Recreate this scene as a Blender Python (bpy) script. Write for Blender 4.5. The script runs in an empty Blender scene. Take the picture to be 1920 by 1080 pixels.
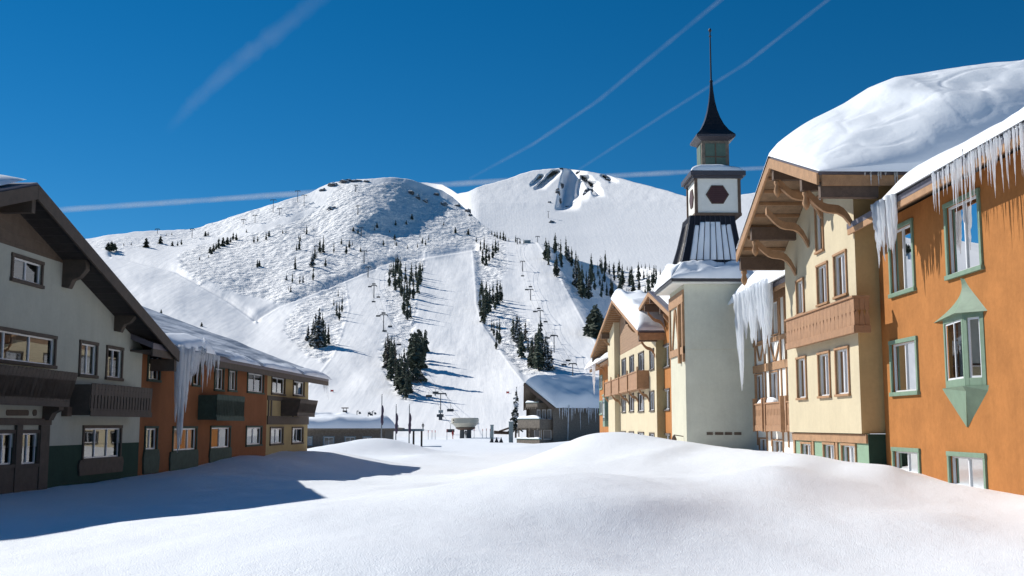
import bpy, math, random
import numpy as np
from mathutils import Vector, Matrix

random.seed(7)
RNG = np.random.default_rng(7)
SC = bpy.context.scene
COL = SC.collection

# ---------------------------------------------------------------- camera, sky, sun, exposure
FPX = 2100.0                       # focal length in pixels of a 1920 px wide picture
PITCH = math.atan(257.0 / FPX)
YAW = math.atan(37.0 / FPX)
cam_data = bpy.data.cameras.new("camera")
cam_data.sensor_width = 36.0
cam_data.lens = FPX / 1920.0 * 36.0
cam_data.clip_start = 0.1
cam_data.clip_end = 60000.0
cam = bpy.data.objects.new("camera", cam_data)
COL.objects.link(cam)
cam.location = (0, 0, 0)
cam.rotation_euler = (math.pi / 2 + PITCH, 0, -YAW)
SC.camera = cam

SUN_EL = math.radians(36.0)
SUN_PHI = math.radians(36.0)       # the sun stands left of the street and beyond it
SUN_DIR = Vector((-math.cos(SUN_PHI) * math.cos(SUN_EL), math.sin(SUN_PHI) * math.cos(SUN_EL), math.sin(SUN_EL)))
world = bpy.data.worlds.new("World")
SC.world = world
world.use_nodes = True
wn = world.node_tree
for n in list(wn.nodes):
    wn.nodes.remove(n)
w_out = wn.nodes.new("ShaderNodeOutputWorld")
w_bg = wn.nodes.new("ShaderNodeBackground")
w_sky = wn.nodes.new("ShaderNodeTexSky")
w_sky.sky_type = 'NISHITA'
w_sky.sun_disc = False
w_sky.sun_elevation = SUN_EL
w_sky.sun_rotation = math.atan2(SUN_DIR.x, SUN_DIR.y)
w_sky.altitude = 2700
w_sky.air_density = 1.0
w_sky.dust_density = 0.0
w_sky.ozone_density = 6.0
w_hsv = wn.nodes.new("ShaderNodeHueSaturation")
w_hsv.inputs['Saturation'].default_value = 1.27
w_hsv.inputs['Hue'].default_value = 0.492
w_hsv.inputs['Value'].default_value = 1.0
w_bg.inputs['Strength'].default_value = 0.071
wn.links.new(w_sky.outputs[0], w_hsv.inputs['Color'])
wn.links.new(w_hsv.outputs[0], w_bg.inputs[0])
wn.links.new(w_bg.outputs[0], w_out.inputs[0])

sun_data = bpy.data.lights.new("sun", 'SUN')
sun_data.energy = 4.9
sun_data.angle = math.radians(0.5)
sun_data.color = (1.0, 0.965, 0.90)
sun = bpy.data.objects.new("sun", sun_data)
COL.objects.link(sun)
sun.rotation_euler = SUN_DIR.to_track_quat('Z', 'Y').to_euler()

SC.view_settings.view_transform = 'Standard'
SC.view_settings.look = 'None'
SC.view_settings.exposure = 0.15
SC.view_settings.gamma = 1.0
SC.cycles.max_bounces = 8
SC.cycles.transparent_max_bounces = 24

# ---------------------------------------------------------------- picture rays (used to read sizes off planes of the place)
_F = np.array([math.sin(YAW) * math.cos(PITCH), math.cos(YAW) * math.cos(PITCH), math.sin(PITCH)])
_R = np.array([math.cos(YAW), -math.sin(YAW), 0.0])
_U = np.cross(_R, _F)
def ray(px, py):
    return _F + (px - 960.0) / FPX * _R + (540.0 - py) / FPX * _U
class Frame:
    def __init__(s, ang): s.a = ang; s.c = math.cos(ang); s.s = math.sin(ang)
    def to(s, v): return (s.c * v[0] - s.s * v[1], s.s * v[0] + s.c * v[1], v[2])
    def out(s, v): return (s.c * v[0] + s.s * v[1], -s.s * v[0] + s.c * v[1], v[2])
W = Frame(0.0)
L = Frame(math.atan(127.0 / FPX))   # the left buildings stand a little askew to the right ones
def onX(px, py, X, fr=W):
    d = fr.to(ray(px, py)); t = X / d[0]
    return (t * d[1], t * d[2])      # y, z
def onY(px, py, Y, fr=W):
    d = fr.to(ray(px, py)); t = Y / d[1]
    return (t * d[0], t * d[2])      # x, z
def az_tan(px, py):
    d = ray(px, py); h = np.hypot(d[0], d[1])
    return d[0] / h, d[1] / h, d[2] / h

# ---------------------------------------------------------------- noise
_LAT = RNG.random((256, 256))
def vnoise(x, y):
    x = np.asarray(x, float); y = np.asarray(y, float)
    xi = np.floor(x).astype(int); yi = np.floor(y).astype(int)
    fx = x - xi; fy = y - yi
    fx = fx * fx * (3 - 2 * fx); fy = fy * fy * (3 - 2 * fy)
    g = lambda a, b: _LAT[a % 256, b % 256]
    return (g(xi, yi) * (1 - fx) + g(xi + 1, yi) * fx) * (1 - fy) + (g(xi, yi + 1) * (1 - fx) + g(xi + 1, yi + 1) * fx) * fy - 0.5
def fbm(x, y, o=4):
    t = 0; a = 1.0
    for k in range(o):
        t = t + a * vnoise(x * 2 ** k + 17.3 * k, y * 2 ** k + 9.1 * k); a *= 0.5
    return t
def sstep(a, b, x):
    t = np.clip((np.asarray(x, float) - a) / (b - a), 0, 1)
    return t * t * (3 - 2 * t)

# ---------------------------------------------------------------- materials
def mat(name):
    m = bpy.data.materials.new(name); m.use_nodes = True
    nt = m.node_tree; b = nt.nodes['Principled BSDF']
    return m, nt, b
def nd(nt, t, **kw):
    n = nt.nodes.new(t)
    for k, v in kw.items():
        if k in n.inputs: n.inputs[k].default_value = v
        else: setattr(n, k, v)
    return n
def lk(nt, a, b): nt.links.new(a, b)
def obj_co(nt):
    return nd(nt, 'ShaderNodeTexCoord').outputs['Object']
def world_co(nt):
    return nd(nt, 'ShaderNodeNewGeometry').outputs['Position']
def vary(nt, b, c, amt, scale, co=None, detail=5.0, c2=None):
    """base colour c mottled by noise"""
    co = co or world_co(nt)
    n = nd(nt, 'ShaderNodeTexNoise', Scale=scale, Detail=detail, Roughness=0.6); lk(nt, co, n.inputs['Vector'])
    r = nd(nt, 'ShaderNodeValToRGB')
    r.color_ramp.elements[0].position = 0.3; r.color_ramp.elements[1].position = 0.7
    lo = c2 or tuple(x * (1 - amt) for x in c); hi = tuple(min(x * (1 + amt), 1) for x in c)
    r.color_ramp.elements[0].color = (*lo, 1); r.color_ramp.elements[1].color = (*hi, 1)
    lk(nt, n.outputs['Fac'], r.inputs['Fac'])
    return r
def bump(nt, b, scale, strength, dist, co=None, detail=4.0, prev=None):
    co = co or world_co(nt)
    n = nd(nt, 'ShaderNodeTexNoise', Scale=scale, Detail=detail, Roughness=0.6); lk(nt, co, n.inputs['Vector'])
    u = nd(nt, 'ShaderNodeBump', Strength=strength, Distance=dist); lk(nt, n.outputs['Fac'], u.inputs['Height'])
    if prev: lk(nt, prev.outputs[0], u.inputs['Normal'])
    lk(nt, u.outputs[0], b.inputs['Normal'])
    return u
def stucco(name, c, amt=0.10):
    m, nt, b = mat(name)
    r1 = vary(nt, b, c, amt, 0.9)
    r2 = vary(nt, b, (1, 1, 1), 0.0, 9.0, c2=(1 - amt, 1 - amt, 1 - amt * 1.1))
    # faint vertical run-off streaks
    mp = nd(nt, 'ShaderNodeMapping'); mp.inputs['Scale'].default_value = (2.2, 2.2, 0.18); lk(nt, world_co(nt), mp.inputs[0])
    r3 = vary(nt, b, (1, 1, 1), 0.0, 1.6, co=mp.outputs[0], c2=(1 - amt * .8, 1 - amt * .85, 1 - amt * .9))
    x = nd(nt, 'ShaderNodeMixRGB', blend_type='MULTIPLY'); x.inputs[0].default_value = 1
    y = nd(nt, 'ShaderNodeMixRGB', blend_type='MULTIPLY'); y.inputs[0].default_value = 1
    lk(nt, r1.outputs[0], x.inputs[1]); lk(nt, r2.outputs[0], x.inputs[2])
    lk(nt, x.outputs[0], y.inputs[1]); lk(nt, r3.outputs[0], y.inputs[2])
    lk(nt, y.outputs[0], b.inputs['Base Color'])
    b.inputs['Roughness'].default_value = 0.92; b.inputs['Specular IOR Level'].default_value = 0.2
    u = bump(nt, b, 3.0, 0.35, 0.03); bump(nt, b, 45.0, 0.45, 0.008, prev=u)
    return m
def wood(name, c, amt=0.25, planks=None, rough=0.8):
    m, nt, b = mat(name)
    mp = nd(nt, 'ShaderNodeMapping'); mp.inputs['Scale'].default_value = (1.5, 1.5, 1.5); lk(nt, obj_co(nt), mp.inputs[0])
    r = vary(nt, b, c, amt, 3.0, co=mp.outputs[0]); last = r.outputs[0]
    r2 = vary(nt, b, (1, 1, 1), 0, 24.0, co=mp.outputs[0], c2=(1 - amt,) * 3)
    x = nd(nt, 'ShaderNodeMixRGB', blend_type='MULTIPLY'); x.inputs[0].default_value = 1
    lk(nt, last, x.inputs[1]); lk(nt, r2.outputs[0], x.inputs[2]); last = x.outputs[0]
    lk(nt, last, b.inputs['Base Color']); b.inputs['Roughness'].default_value = rough
    u = bump(nt, b, 30.0, 0.3, 0.01)
    if planks:       # grooves between boards
        w = nd(nt, 'ShaderNodeTexWave', Scale=planks, Distortion=0.0, Detail=0.0); w.bands_direction = 'Z'; w.wave_profile = 'SAW'
        lk(nt, obj_co(nt), w.inputs[0])
        rr = nd(nt, 'ShaderNodeValToRGB'); rr.color_ramp.elements[0].position = 0.0; rr.color_ramp.elements[1].position = 0.12
        lk(nt, w.outputs['Fac'], rr.inputs[0])
        u2 = nd(nt, 'ShaderNodeBump', Strength=1.0, Distance=0.02); lk(nt, rr.outputs[0], u2.inputs['Height']); lk(nt, u.outputs[0], u2.inputs['Normal'])
        lk(nt, u2.outputs[0], b.inputs['Normal'])
    return m
def plain(name, c, rough=0.5, metal=0.0, amt=0.12, scale=4.0):
    m, nt, b = mat(name)
    r = vary(nt, b, c, amt, scale, co=obj_co(nt)); lk(nt, r.outputs[0], b.inputs['Base Color'])
    b.inputs['Roughness'].default_value = rough; b.inputs['Metallic'].default_value = metal
    bump(nt, b, 20.0, 0.15, 0.005)
    return m
def snow_mat(name, near):
    m, nt, b = mat(name)
    co = world_co(nt)
    r = vary(nt, b, (0.86, 0.893, 0.935), 0.012, 0.35, co=co); lk(nt, r.outputs[0], b.inputs['Base Color'])
    b.inputs['Roughness'].default_value = 0.55; b.inputs['Specular IOR Level'].default_value = 0.25
    u = bump(nt, b, 0.9, 0.25, 0.10, co=co)
    if near:
        u = bump(nt, b, 7.0, 0.35, 0.035, co=co, prev=u)
        u = bump(nt, b, 48.0, 0.85, 0.018, co=co, prev=u, detail=2.0)
        # single crystals that catch the sun
        v = nd(nt, 'ShaderNodeTexVoronoi', Scale=38.0); lk(nt, co, v.inputs['Vector'])
        rr = nd(nt, 'ShaderNodeValToRGB'); rr.color_ramp.elements[0].position = 0.03; rr.color_ramp.elements[1].position = 0.12
        rr.color_ramp.elements[0].color = (0.12,) * 3 + (1,); rr.color_ramp.elements[1].color = (0.6,) * 3 + (1,)
        lk(nt, v.outputs['Distance'], rr.inputs[0]); lk(nt, rr.outputs[0], b.inputs['Roughness'])
    else:
        u = bump(nt, b, 6.0, 0.22, 0.04, co=co, prev=u)
    return m
def hill_mat(name):
    m, nt, b = mat(name)
    co = world_co(nt)
    at = nd(nt, 'ShaderNodeAttribute', attribute_name='rough')
    r = vary(nt, b, (0.945, 0.945, 0.95), 0.01, 0.02, co=co); lk(nt, r.outputs[0], b.inputs['Base Color'])
    b.inputs['Roughness'].default_value = 0.65; b.inputs['Specular IOR Level'].default_value = 0.15
    u = bump(nt, b, 0.03, 0.15, 4.0, co=co)
    # groomer tracks running down the fall line
    mp = nd(nt, 'ShaderNodeMapping'); mp.inputs['Scale'].default_value = (1.0, 0.06, 0.06); lk(nt, co, mp.inputs[0])
    n0 = nd(nt, 'ShaderNodeTexNoise', Scale=0.35, Detail=4.0, Roughness=0.6); lk(nt, mp.outputs[0], n0.inputs['Vector'])
    u0 = nd(nt, 'ShaderNodeBump', Strength=0.22, Distance=1.0); lk(nt, n0.outputs['Fac'], u0.inputs['Height']); lk(nt, u.outputs[0], u0.inputs['Normal'])
    # moguls and wind crust off the runs
    n1 = nd(nt, 'ShaderNodeTexVoronoi', Scale=0.30); n1.feature = 'SMOOTH_F1'; lk(nt, co, n1.inputs['Vector'])
    n2 = nd(nt, 'ShaderNodeTexNoise', Scale=0.55, Detail=4.0, Roughness=0.65); lk(nt, co, n2.inputs['Vector'])
    ad = nd(nt, 'ShaderNodeMath', operation='ADD'); lk(nt, n1.outputs['Distance'], ad.inputs[0]); lk(nt, n2.outputs['Fac'], ad.inputs[1])
    mu = nd(nt, 'ShaderNodeMath', operation='MULTIPLY'); sb = nd(nt, 'ShaderNodeMath', operation='SUBTRACT'); sb.inputs[1].default_value = 0.98; lk(nt, ad.outputs[0], sb.inputs[0]); lk(nt, sb.outputs[0], mu.inputs[0]); lk(nt, at.outputs['Fac'], mu.inputs[1])
    u2 = nd(nt, 'ShaderNodeBump', Strength=0.8, Distance=2.0); lk(nt, mu.outputs[0], u2.inputs['Height']); lk(nt, u0.outputs[0], u2.inputs['Normal'])
    lk(nt, u2.outputs[0], b.inputs['Normal'])
    return m
def glass_mat(name, ior=1.9):
    m = bpy.data.materials.new(name); m.use_nodes = True; nt = m.node_tree
    nt.nodes.remove(nt.nodes['Principled BSDF']); out = nt.nodes['Material Output']
    t = nd(nt, 'ShaderNodeBsdfTransparent'); t.inputs[0].default_value = (0.75, 0.8, 0.8, 1)
    g = nd(nt, 'ShaderNodeBsdfGlossy'); g.inputs['Roughness'].default_value = 0.01
    f = nd(nt, 'ShaderNodeFresnel', IOR=ior)
    n = nd(nt, 'ShaderNodeTexNoise', Scale=0.8, Detail=1.0); lk(nt, world_co(nt), n.inputs['Vector'])
    u = nd(nt, 'ShaderNodeBump', Strength=0.08, Distance=0.03); lk(nt, n.outputs['Fac'], u.inputs['Height'])
    lk(nt, u.outputs[0], g.inputs['Normal'])
    x = nd(nt, 'ShaderNodeMixShader'); lk(nt, f.outputs[0], x.inputs[0]); lk(nt, t.outputs[0], x.inputs[1]); lk(nt, g.outputs[0], x.inputs[2])
    lk(nt, x.outputs[0], out.inputs[0])
    return m
def ice_mat(name):
    m, nt, b = mat(name); out = nt.nodes['Material Output']
    r = vary(nt, b, (0.90, 0.93, 0.97), 0.04, 6.0); lk(nt, r.outputs[0], b.inputs['Base Color'])
    b.inputs['Roughness'].default_value = 0.10; b.inputs['IOR'].default_value = 1.31; b.inputs['Transmission Weight'].default_value = 0.35
    u = bump(nt, b, 16.0, 0.8, 0.02)
    t = nd(nt, 'ShaderNodeBsdfTranslucent'); t.inputs[0].default_value = (0.93, 0.95, 0.98, 1); lk(nt, u.outputs[0], t.inputs['Normal'])
    x = nd(nt, 'ShaderNodeMixShader'); x.inputs[0].default_value = 0.5; lk(nt, b.outputs[0], x.inputs[1]); lk(nt, t.outputs[0], x.inputs[2]); lk(nt, x.outputs[0], out.inputs[0])
    return m
def foliage_mat(name, c):
    m, nt, b = mat(name)
    oi = nd(nt, 'ShaderNodeObjectInfo')
    r = vary(nt, b, c, 0.35, 0.8)
    h = nd(nt, 'ShaderNodeHueSaturation')
    mr = nd(nt, 'ShaderNodeMapRange'); mr.inputs['To Min'].default_value = 0.7; mr.inputs['To Max'].default_value = 1.35
    lk(nt, oi.outputs['Random'], mr.inputs['Value']); lk(nt, mr.outputs[0], h.inputs['Value'])
    lk(nt, r.outputs[0], h.inputs['Color']); lk(nt, h.outputs[0], b.inputs['Base Color'])
    b.inputs['Roughness'].default_value = 0.85; b.inputs['Specular IOR Level'].default_value = 0.15
    return m
def contrail_mat(name, a):
    m = bpy.data.materials.new(name); m.use_nodes = True; nt = m.node_tree
    nt.nodes.remove(nt.nodes['Principled BSDF']); out = nt.nodes['Material Output']
    t = nd(nt, 'ShaderNodeBsdfTransparent'); g = nd(nt, 'ShaderNodeBsdfDiffuse'); g.inputs[0].default_value = (0.95, 0.95, 0.95, 1)
    g2 = nd(nt, 'ShaderNodeBsdfTranslucent'); g2.inputs[0].default_value = (0.95, 0.95, 0.95, 1)
    gm = nd(nt, 'ShaderNodeMixShader'); gm.inputs[0].default_value = 0.5; lk(nt, g.outputs[0], gm.inputs[1]); lk(nt, g2.outputs[0], gm.inputs[2])
    lw = nd(nt, 'ShaderNodeLayerWeight', Blend=0.5)
    iv = nd(nt, 'ShaderNodeMath', operation='SUBTRACT'); iv.inputs[0].default_value = 1.0; lk(nt, lw.outputs['Facing'], iv.inputs[1])
    pw = nd(nt, 'ShaderNodeMath', operation='POWER'); lk(nt, iv.outputs[0], pw.inputs[0]); pw.inputs[1].default_value = 1.6
    n = nd(nt, 'ShaderNodeTexNoise', Scale=0.006, Detail=5.0, Roughness=0.65); lk(nt, world_co(nt), n.inputs['Vector'])
    mr = nd(nt, 'ShaderNodeMapRange'); mr.inputs['From Min'].default_value = 0.3; mr.inputs['From Max'].default_value = 0.75
    mr.inputs['To Min'].default_value = a * 0.35; mr.inputs['To Max'].default_value = a
    lk(nt, n.outputs['Fac'], mr.inputs['Value'])
    fa = nd(nt, 'ShaderNodeAttribute', attribute_name='fade')
    m0 = nd(nt, 'ShaderNodeMath', operation='MULTIPLY'); lk(nt, mr.outputs[0], m0.inputs[0]); lk(nt, fa.outputs['Fac'], m0.inputs[1])
    mu = nd(nt, 'ShaderNodeMath', operation='MULTIPLY'); lk(nt, pw.outputs[0], mu.inputs[0]); lk(nt, m0.outputs[0], mu.inputs[1])
    x = nd(nt, 'ShaderNodeMixShader'); lk(nt, mu.outputs[0], x.inputs[0]); lk(nt, t.outputs[0], x.inputs[1]); lk(nt, gm.outputs[0], x.inputs[2])
    lk(nt, x.outputs[0], out.inputs[0])
    return m

M = dict(
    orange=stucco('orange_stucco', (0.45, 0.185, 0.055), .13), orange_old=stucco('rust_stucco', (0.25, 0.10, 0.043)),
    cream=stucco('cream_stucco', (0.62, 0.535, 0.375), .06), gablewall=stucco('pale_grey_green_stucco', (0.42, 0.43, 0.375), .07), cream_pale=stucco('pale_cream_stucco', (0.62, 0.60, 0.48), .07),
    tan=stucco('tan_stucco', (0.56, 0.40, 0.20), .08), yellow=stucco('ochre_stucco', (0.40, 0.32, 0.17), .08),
    white=stucco('white_stucco', (0.80, 0.79, 0.74), .05), grey=stucco('grey_stucco', (0.62, 0.63, 0.54), .06),
    dgreen=stucco('dark_green_stucco', (0.030, 0.062, 0.046), .12), sagewall=stucco('sage_stucco', (0.26, 0.38, 0.27), .06),
    sage=plain('sage_paint', (0.175, 0.265, 0.185), .55), greenwood=wood('green_boards', (0.045, 0.075, 0.055)),
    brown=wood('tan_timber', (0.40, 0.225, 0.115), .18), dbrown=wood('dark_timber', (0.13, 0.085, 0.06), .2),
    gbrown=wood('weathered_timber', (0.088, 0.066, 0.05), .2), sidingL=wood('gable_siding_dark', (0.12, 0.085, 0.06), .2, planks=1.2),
    siding=wood('gable_siding', (0.33, 0.20, 0.115), .2, planks=1.5), soffit=wood('soffit_boards', (0.27, 0.175, 0.105), .2),
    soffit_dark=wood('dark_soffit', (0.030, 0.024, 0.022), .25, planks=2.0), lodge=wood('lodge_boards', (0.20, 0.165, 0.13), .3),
    balc=wood('balcony_boards', (0.37, 0.20, 0.105), .16),
    lantern=plain('lantern_green', (0.085, 0.135, 0.105), .6), slate=plain('slate_metal', (0.052, 0.047, 0.058), .45), darkmetal=plain('dark_metal', (0.028, 0.026, 0.030), .35, .3),
    edge=plain('roof_edge', (0.11, 0.10, 0.125), .5), sash=plain('white_sash', (0.72, 0.73, 0.75), .4, amt=.04),
    sashdark=plain('dark_sash', (0.10, 0.09, 0.09), .4), curtain=plain('curtain_cloth', (0.68, 0.68, 0.66), .9, amt=.06),
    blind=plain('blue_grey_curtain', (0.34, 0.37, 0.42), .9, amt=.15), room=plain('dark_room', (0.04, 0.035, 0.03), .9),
    maroon=plain('maroon_louvre', (0.055, 0.016, 0.018), .6), steel=plain('galvanised_steel', (0.20, 0.21, 0.22), .45, .4),
    towerpost=plain('dark_lift_steel', (0.075, 0.08, 0.085), .5, .2), termbody=plain('beige_panel', (0.42, 0.40, 0.33), .5, amt=.06),
    flag=plain('furled_flag', (0.06, 0.04, 0.07), .8), redcloth=plain('red_cloth', (0.55, 0.04, 0.03), .7),
    bluegrey=plain('blue_grey_paint', (0.22, 0.28, 0.30), .6), dark=plain('dark_cloth', (0.02, 0.022, 0.03), .8), skin=plain('skin', (0.5, 0.3, 0.2), .6),
    jacketred=plain('red_jacket', (0.35, 0.04, 0.03), .8), brick=plain('chimney_stone', (0.14, 0.12, 0.11), .9, amt=.3),
    snow=snow_mat('snow_near', True), snowr=snow_mat('snow_roof', False), hill=hill_mat('snow_slope'),
    glass=glass_mat('window_glass', 1.75), glassL=glass_mat('window_glass_shade', 2.3), ice=ice_mat('ice'),
    needle=foliage_mat('conifer_needles', (0.10, 0.118, 0.088)), bark=wood('bark', (0.06, 0.045, 0.035)),
    bracken=foliage_mat('grey_needles', (0.11, 0.10, 0.085)),
)
def frost_mat():
    """sheet metal roof with frost and thin snow lying in streaks along it"""
    m, nt, b = mat('frosted_roof')
    mp = nd(nt, 'ShaderNodeMapping'); mp.inputs['Scale'].default_value = (1.3, 0.16, 1.3); lk(nt, obj_co(nt), mp.inputs[0])
    n = nd(nt, 'ShaderNodeTexNoise', Scale=1.1, Detail=6.0, Roughness=0.68); lk(nt, mp.outputs[0], n.inputs['Vector'])
    r = nd(nt, 'ShaderNodeValToRGB'); r.color_ramp.elements[0].position = 0.40; r.color_ramp.elements[1].position = 0.66
    r.color_ramp.elements[0].color = (0.20, 0.225, 0.27, 1); r.color_ramp.elements[1].color = (0.84, 0.87, 0.91, 1)
    lk(nt, n.outputs['Fac'], r.inputs[0]); lk(nt, r.outputs[0], b.inputs['Base Color']); b.inputs['Roughness'].default_value = 0.5
    bump(nt, b, 5.0, 0.3, 0.03)
    return m
M['frost'] = frost_mat()
def rock_mat():
    m, nt, b = mat('rock')
    g = nd(nt, 'ShaderNodeNewGeometry'); sp = nd(nt, 'ShaderNodeSeparateXYZ'); lk(nt, g.outputs['Normal'], sp.inputs[0])
    n = nd(nt, 'ShaderNodeTexNoise', Scale=0.35, Detail=5.0); lk(nt, g.outputs['Position'], n.inputs['Vector'])
    a = nd(nt, 'ShaderNodeMath', operation='ADD'); lk(nt, sp.outputs['Z'], a.inputs[0]); lk(nt, n.outputs['Fac'], a.inputs[1])
    r = nd(nt, 'ShaderNodeValToRGB'); r.color_ramp.elements[0].position = 0.78; r.color_ramp.elements[1].position = 0.9
    r.color_ramp.elements[0].color = (0.11, 0.105, 0.11, 1); r.color_ramp.elements[1].color = (0.86, 0.88, 0.9, 1)
    lk(nt, a.outputs[0], r.inputs[0]); lk(nt, r.outputs[0], b.inputs['Base Color']); b.inputs['Roughness'].default_value = 0.9
    bump(nt, b, 0.8, 0.8, 1.0)
    return m
M['rock'] = rock_mat()
def snowy_needles():
    """needles with snow lying on the faces that look up"""
    m, nt, b = mat('snowy_needles')
    g = nd(nt, 'ShaderNodeNewGeometry'); n = nd(nt, 'ShaderNodeTexNoise', Scale=1.1, Detail=3.0); lk(nt, g.outputs['Position'], n.inputs['Vector'])
    r = nd(nt, 'ShaderNodeValToRGB'); r.color_ramp.elements[0].position = 0.52; r.color_ramp.elements[1].position = 0.6
    r.color_ramp.elements[0].color = (0.035, 0.045, 0.035, 1); r.color_ramp.elements[1].color = (0.75, 0.78, 0.82, 1)
    lk(nt, n.outputs['Fac'], r.inputs[0]); lk(nt, r.outputs[0], b.inputs['Base Color']); b.inputs['Roughness'].default_value = 0.8
    return m
M['snowy'] = snowy_needles()

# ---------------------------------------------------------------- mesh builder and scene tree
BASE = {}
def tag(o, label=None, cat=None, group=None, kind=None):
    if label: o['label'] = label
    if cat: o['category'] = cat
    if group: o['group'] = group
    if kind: o['kind'] = kind
    return o
def thing(name, label, cat, base=(0, 0, 0), fr=W, group=None):
    o = bpy.data.objects.new(name, None); COL.objects.link(o)
    o.location = fr.out(base); o.rotation_euler = (0, 0, -fr.a)
    o.empty_display_size = 0.3
    BASE[o.name] = base
    return tag(o, label, cat, group)
class MB:
    def __init__(s): s.v = []; s.f = []; s.mi = []; s.m = 0
    def face(s, pts):
        i = len(s.v); s.v.extend([tuple(map(float, p)) for p in pts]); s.f.append(tuple(range(i, i + len(pts)))); s.mi.append(s.m)
    def hexa(s, p):     # 8 points: bottom 0-3, top 4-7
        i = len(s.v); s.v.extend([tuple(map(float, q)) for q in p])
        for q in ((3, 2, 1, 0), (4, 5, 6, 7), (0, 1, 5, 4), (1, 2, 6, 5), (2, 3, 7, 6), (3, 0, 4, 7)):
            s.f.append(tuple(i + k for k in q)); s.mi.append(s.m)
        return s
    def box(s, x0, x1, y0, y1, z0, z1):
        x0, x1 = sorted((x0, x1)); y0, y1 = sorted((y0, y1)); z0, z1 = sorted((z0, z1))
        return s.hexa([(x0, y0, z0), (x1, y0, z0), (x1, y1, z0), (x0, y1, z0), (x0, y0, z1), (x1, y0, z1), (x1, y1, z1), (x0, y1, z1)])
    def fbox(s, F, a0, a1, z0, z1, o0, o1):
        ax, c, n = F
        if ax == 'x': return s.box(c + n * o0, c + n * o1, a0, a1, z0, z1)
        return s.box(a0, a1, c + n * o0, c + n * o1, z0, z1)
    def fp(s, F, a, z, o):
        ax, c, n = F
        return (c + n * o, a, z) if ax == 'x' else (a, c + n * o, z)
    def prism(s, F, pts, o0, o1):
        """polygon (a, z) on a facade, extruded from o0 to o1 outward"""
        n = len(pts); i = len(s.v)
        s.v.extend([s.fp(F, a, z, o1) for a, z in pts]); s.v.extend([s.fp(F, a, z, o0) for a, z in pts])
        s.f.append(tuple(range(i, i + n))); s.mi.append(s.m)
        s.f.append(tuple(range(i + 2 * n - 1, i + n - 1, -1))); s.mi.append(s.m)
        for k in range(n):
            l = (k + 1) % n; s.f.append((i + k, i + n + k, i + n + l, i + l)); s.mi.append(s.m)
        return s
    def bar(s, p, q, w, h, up=(0, 0, 1)):
        p = Vector(p); q = Vector(q); d = (q - p).normalized(); u = Vector(up)
        if abs(d.dot(u)) > .98: u = Vector((0, 1, 0))
        r = d.cross(u).normalized() * (w / 2); u = r.cross(d).normalized() * (h / 2)
        return s.hexa([p - r - u, p + r - u, q + r - u, q - r - u, p - r + u, p + r + u, q + r + u, q - r + u])
    def slab(s, q, t):
        q = [Vector(a) for a in q]
        return s.hexa([a - Vector((0, 0, t)) for a in q] + q)
    def tube(s, pts, rad, n=8, cap=True):
        rings = []
        for k, (p, r) in enumerate(zip(pts, rad)):
            p = Vector(p); a = Vector(pts[max(k - 1, 0)]); b = Vector(pts[min(k + 1, len(pts) - 1)]); d = (b - a).normalized()
            u = Vector((1, 0, 0)) if abs(d.x) < .9 else Vector((0, 1, 0))
            e = d.cross(u).normalized(); g = d.cross(e)
            i = len(s.v); rings.append(i)
            for j in range(n):
                t = 2 * math.pi * j / n; s.v.append(tuple(p + (e * math.cos(t) + g * math.sin(t)) * r))
        for a, b in zip(rings, rings[1:]):
            for j in range(n):
                k = (j + 1) % n; s.f.append((a + j, a + k, b + k, b + j)); s.mi.append(s.m)
        if cap:
            s.f.append(tuple(rings[0] + j for j in range(n))[::-1]); s.mi.append(s.m)
            s.f.append(tuple(rings[-1] + j for j in range(n))); s.mi.append(s.m)
        return s
    def grid(s, P):
        """P[i][j] points"""
        r, c = len(P), len(P[0]); i0 = len(s.v)
        for row in P: s.v.extend([tuple(map(float, p)) for p in row])
        for i in range(r - 1):
            for j in range(c - 1):
                a = i0 + i * c + j; s.f.append((a, a + 1, a + c + 1, a + c)); s.mi.append(s.m)
        return s
    def wall(s, F, a0, a1, z0, z1, holes=(), top=None, depth=0.16, extra=()):
        """a wall sheet with window openings and their reveals; top(a) trims it to a gable"""
        As = {a0, a1, *extra}; Zs = {z0, z1}
        for h in holes:
            As.update(x for x in h[:2] if a0 < x < a1); Zs.update(x for x in h[2:] if z0 < x < z1)
        if top:
            k = int((a1 - a0) / 0.35); As.update(a0 + (a1 - a0) * i / k for i in range(1, k))
        As = sorted(As); Zs = sorted(Zs)
        flip = (F[0] == 'x') == (F[2] > 0)
        for u0, u1 in zip(As, As[1:]):
            for w0, w1 in zip(Zs, Zs[1:]):
                cu = (u0 + u1) / 2; cw = (w0 + w1) / 2
                if any(h[0] < cu < h[1] and h[2] < cw < h[3] for h in holes): continue
                if top:
                    ta, tb = top(u0), top(u1)
                    p = [(u0, min(w0, ta)), (u1, min(w0, tb)), (u1, min(w1, tb)), (u0, min(w1, ta))]
                    if p[2][1] - p[1][1] < 1e-4 and p[3][1] - p[0][1] < 1e-4: continue
                else: p = [(u0, w0), (u1, w0), (u1, w1), (u0, w1)]
                q = [s.fp(F, a, z, 0) for a, z in p]
                s.face(q if flip else q[::-1])
        for h in holes:
            if h[0] < a0 - .01 or h[1] > a1 + .01: continue
            b0, b1, c0, c1 = h[0], h[1], max(h[2], z0), min(h[3], z1)
            if c1 <= c0: continue
            for e in (((b0, c0), (b0, c1)), ((b1, c0), (b1, c1)), ((b0, c0), (b1, c0)), ((b0, c1), (b1, c1))):
                if e[0][1] == e[1][1] and not (z0 <= e[0][1] <= z1): continue
                s.face([s.fp(F, *e[0], 0), s.fp(F, *e[1], 0), s.fp(F, *e[1], -depth), s.fp(F, *e[0], -depth)])
        return s
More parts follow.
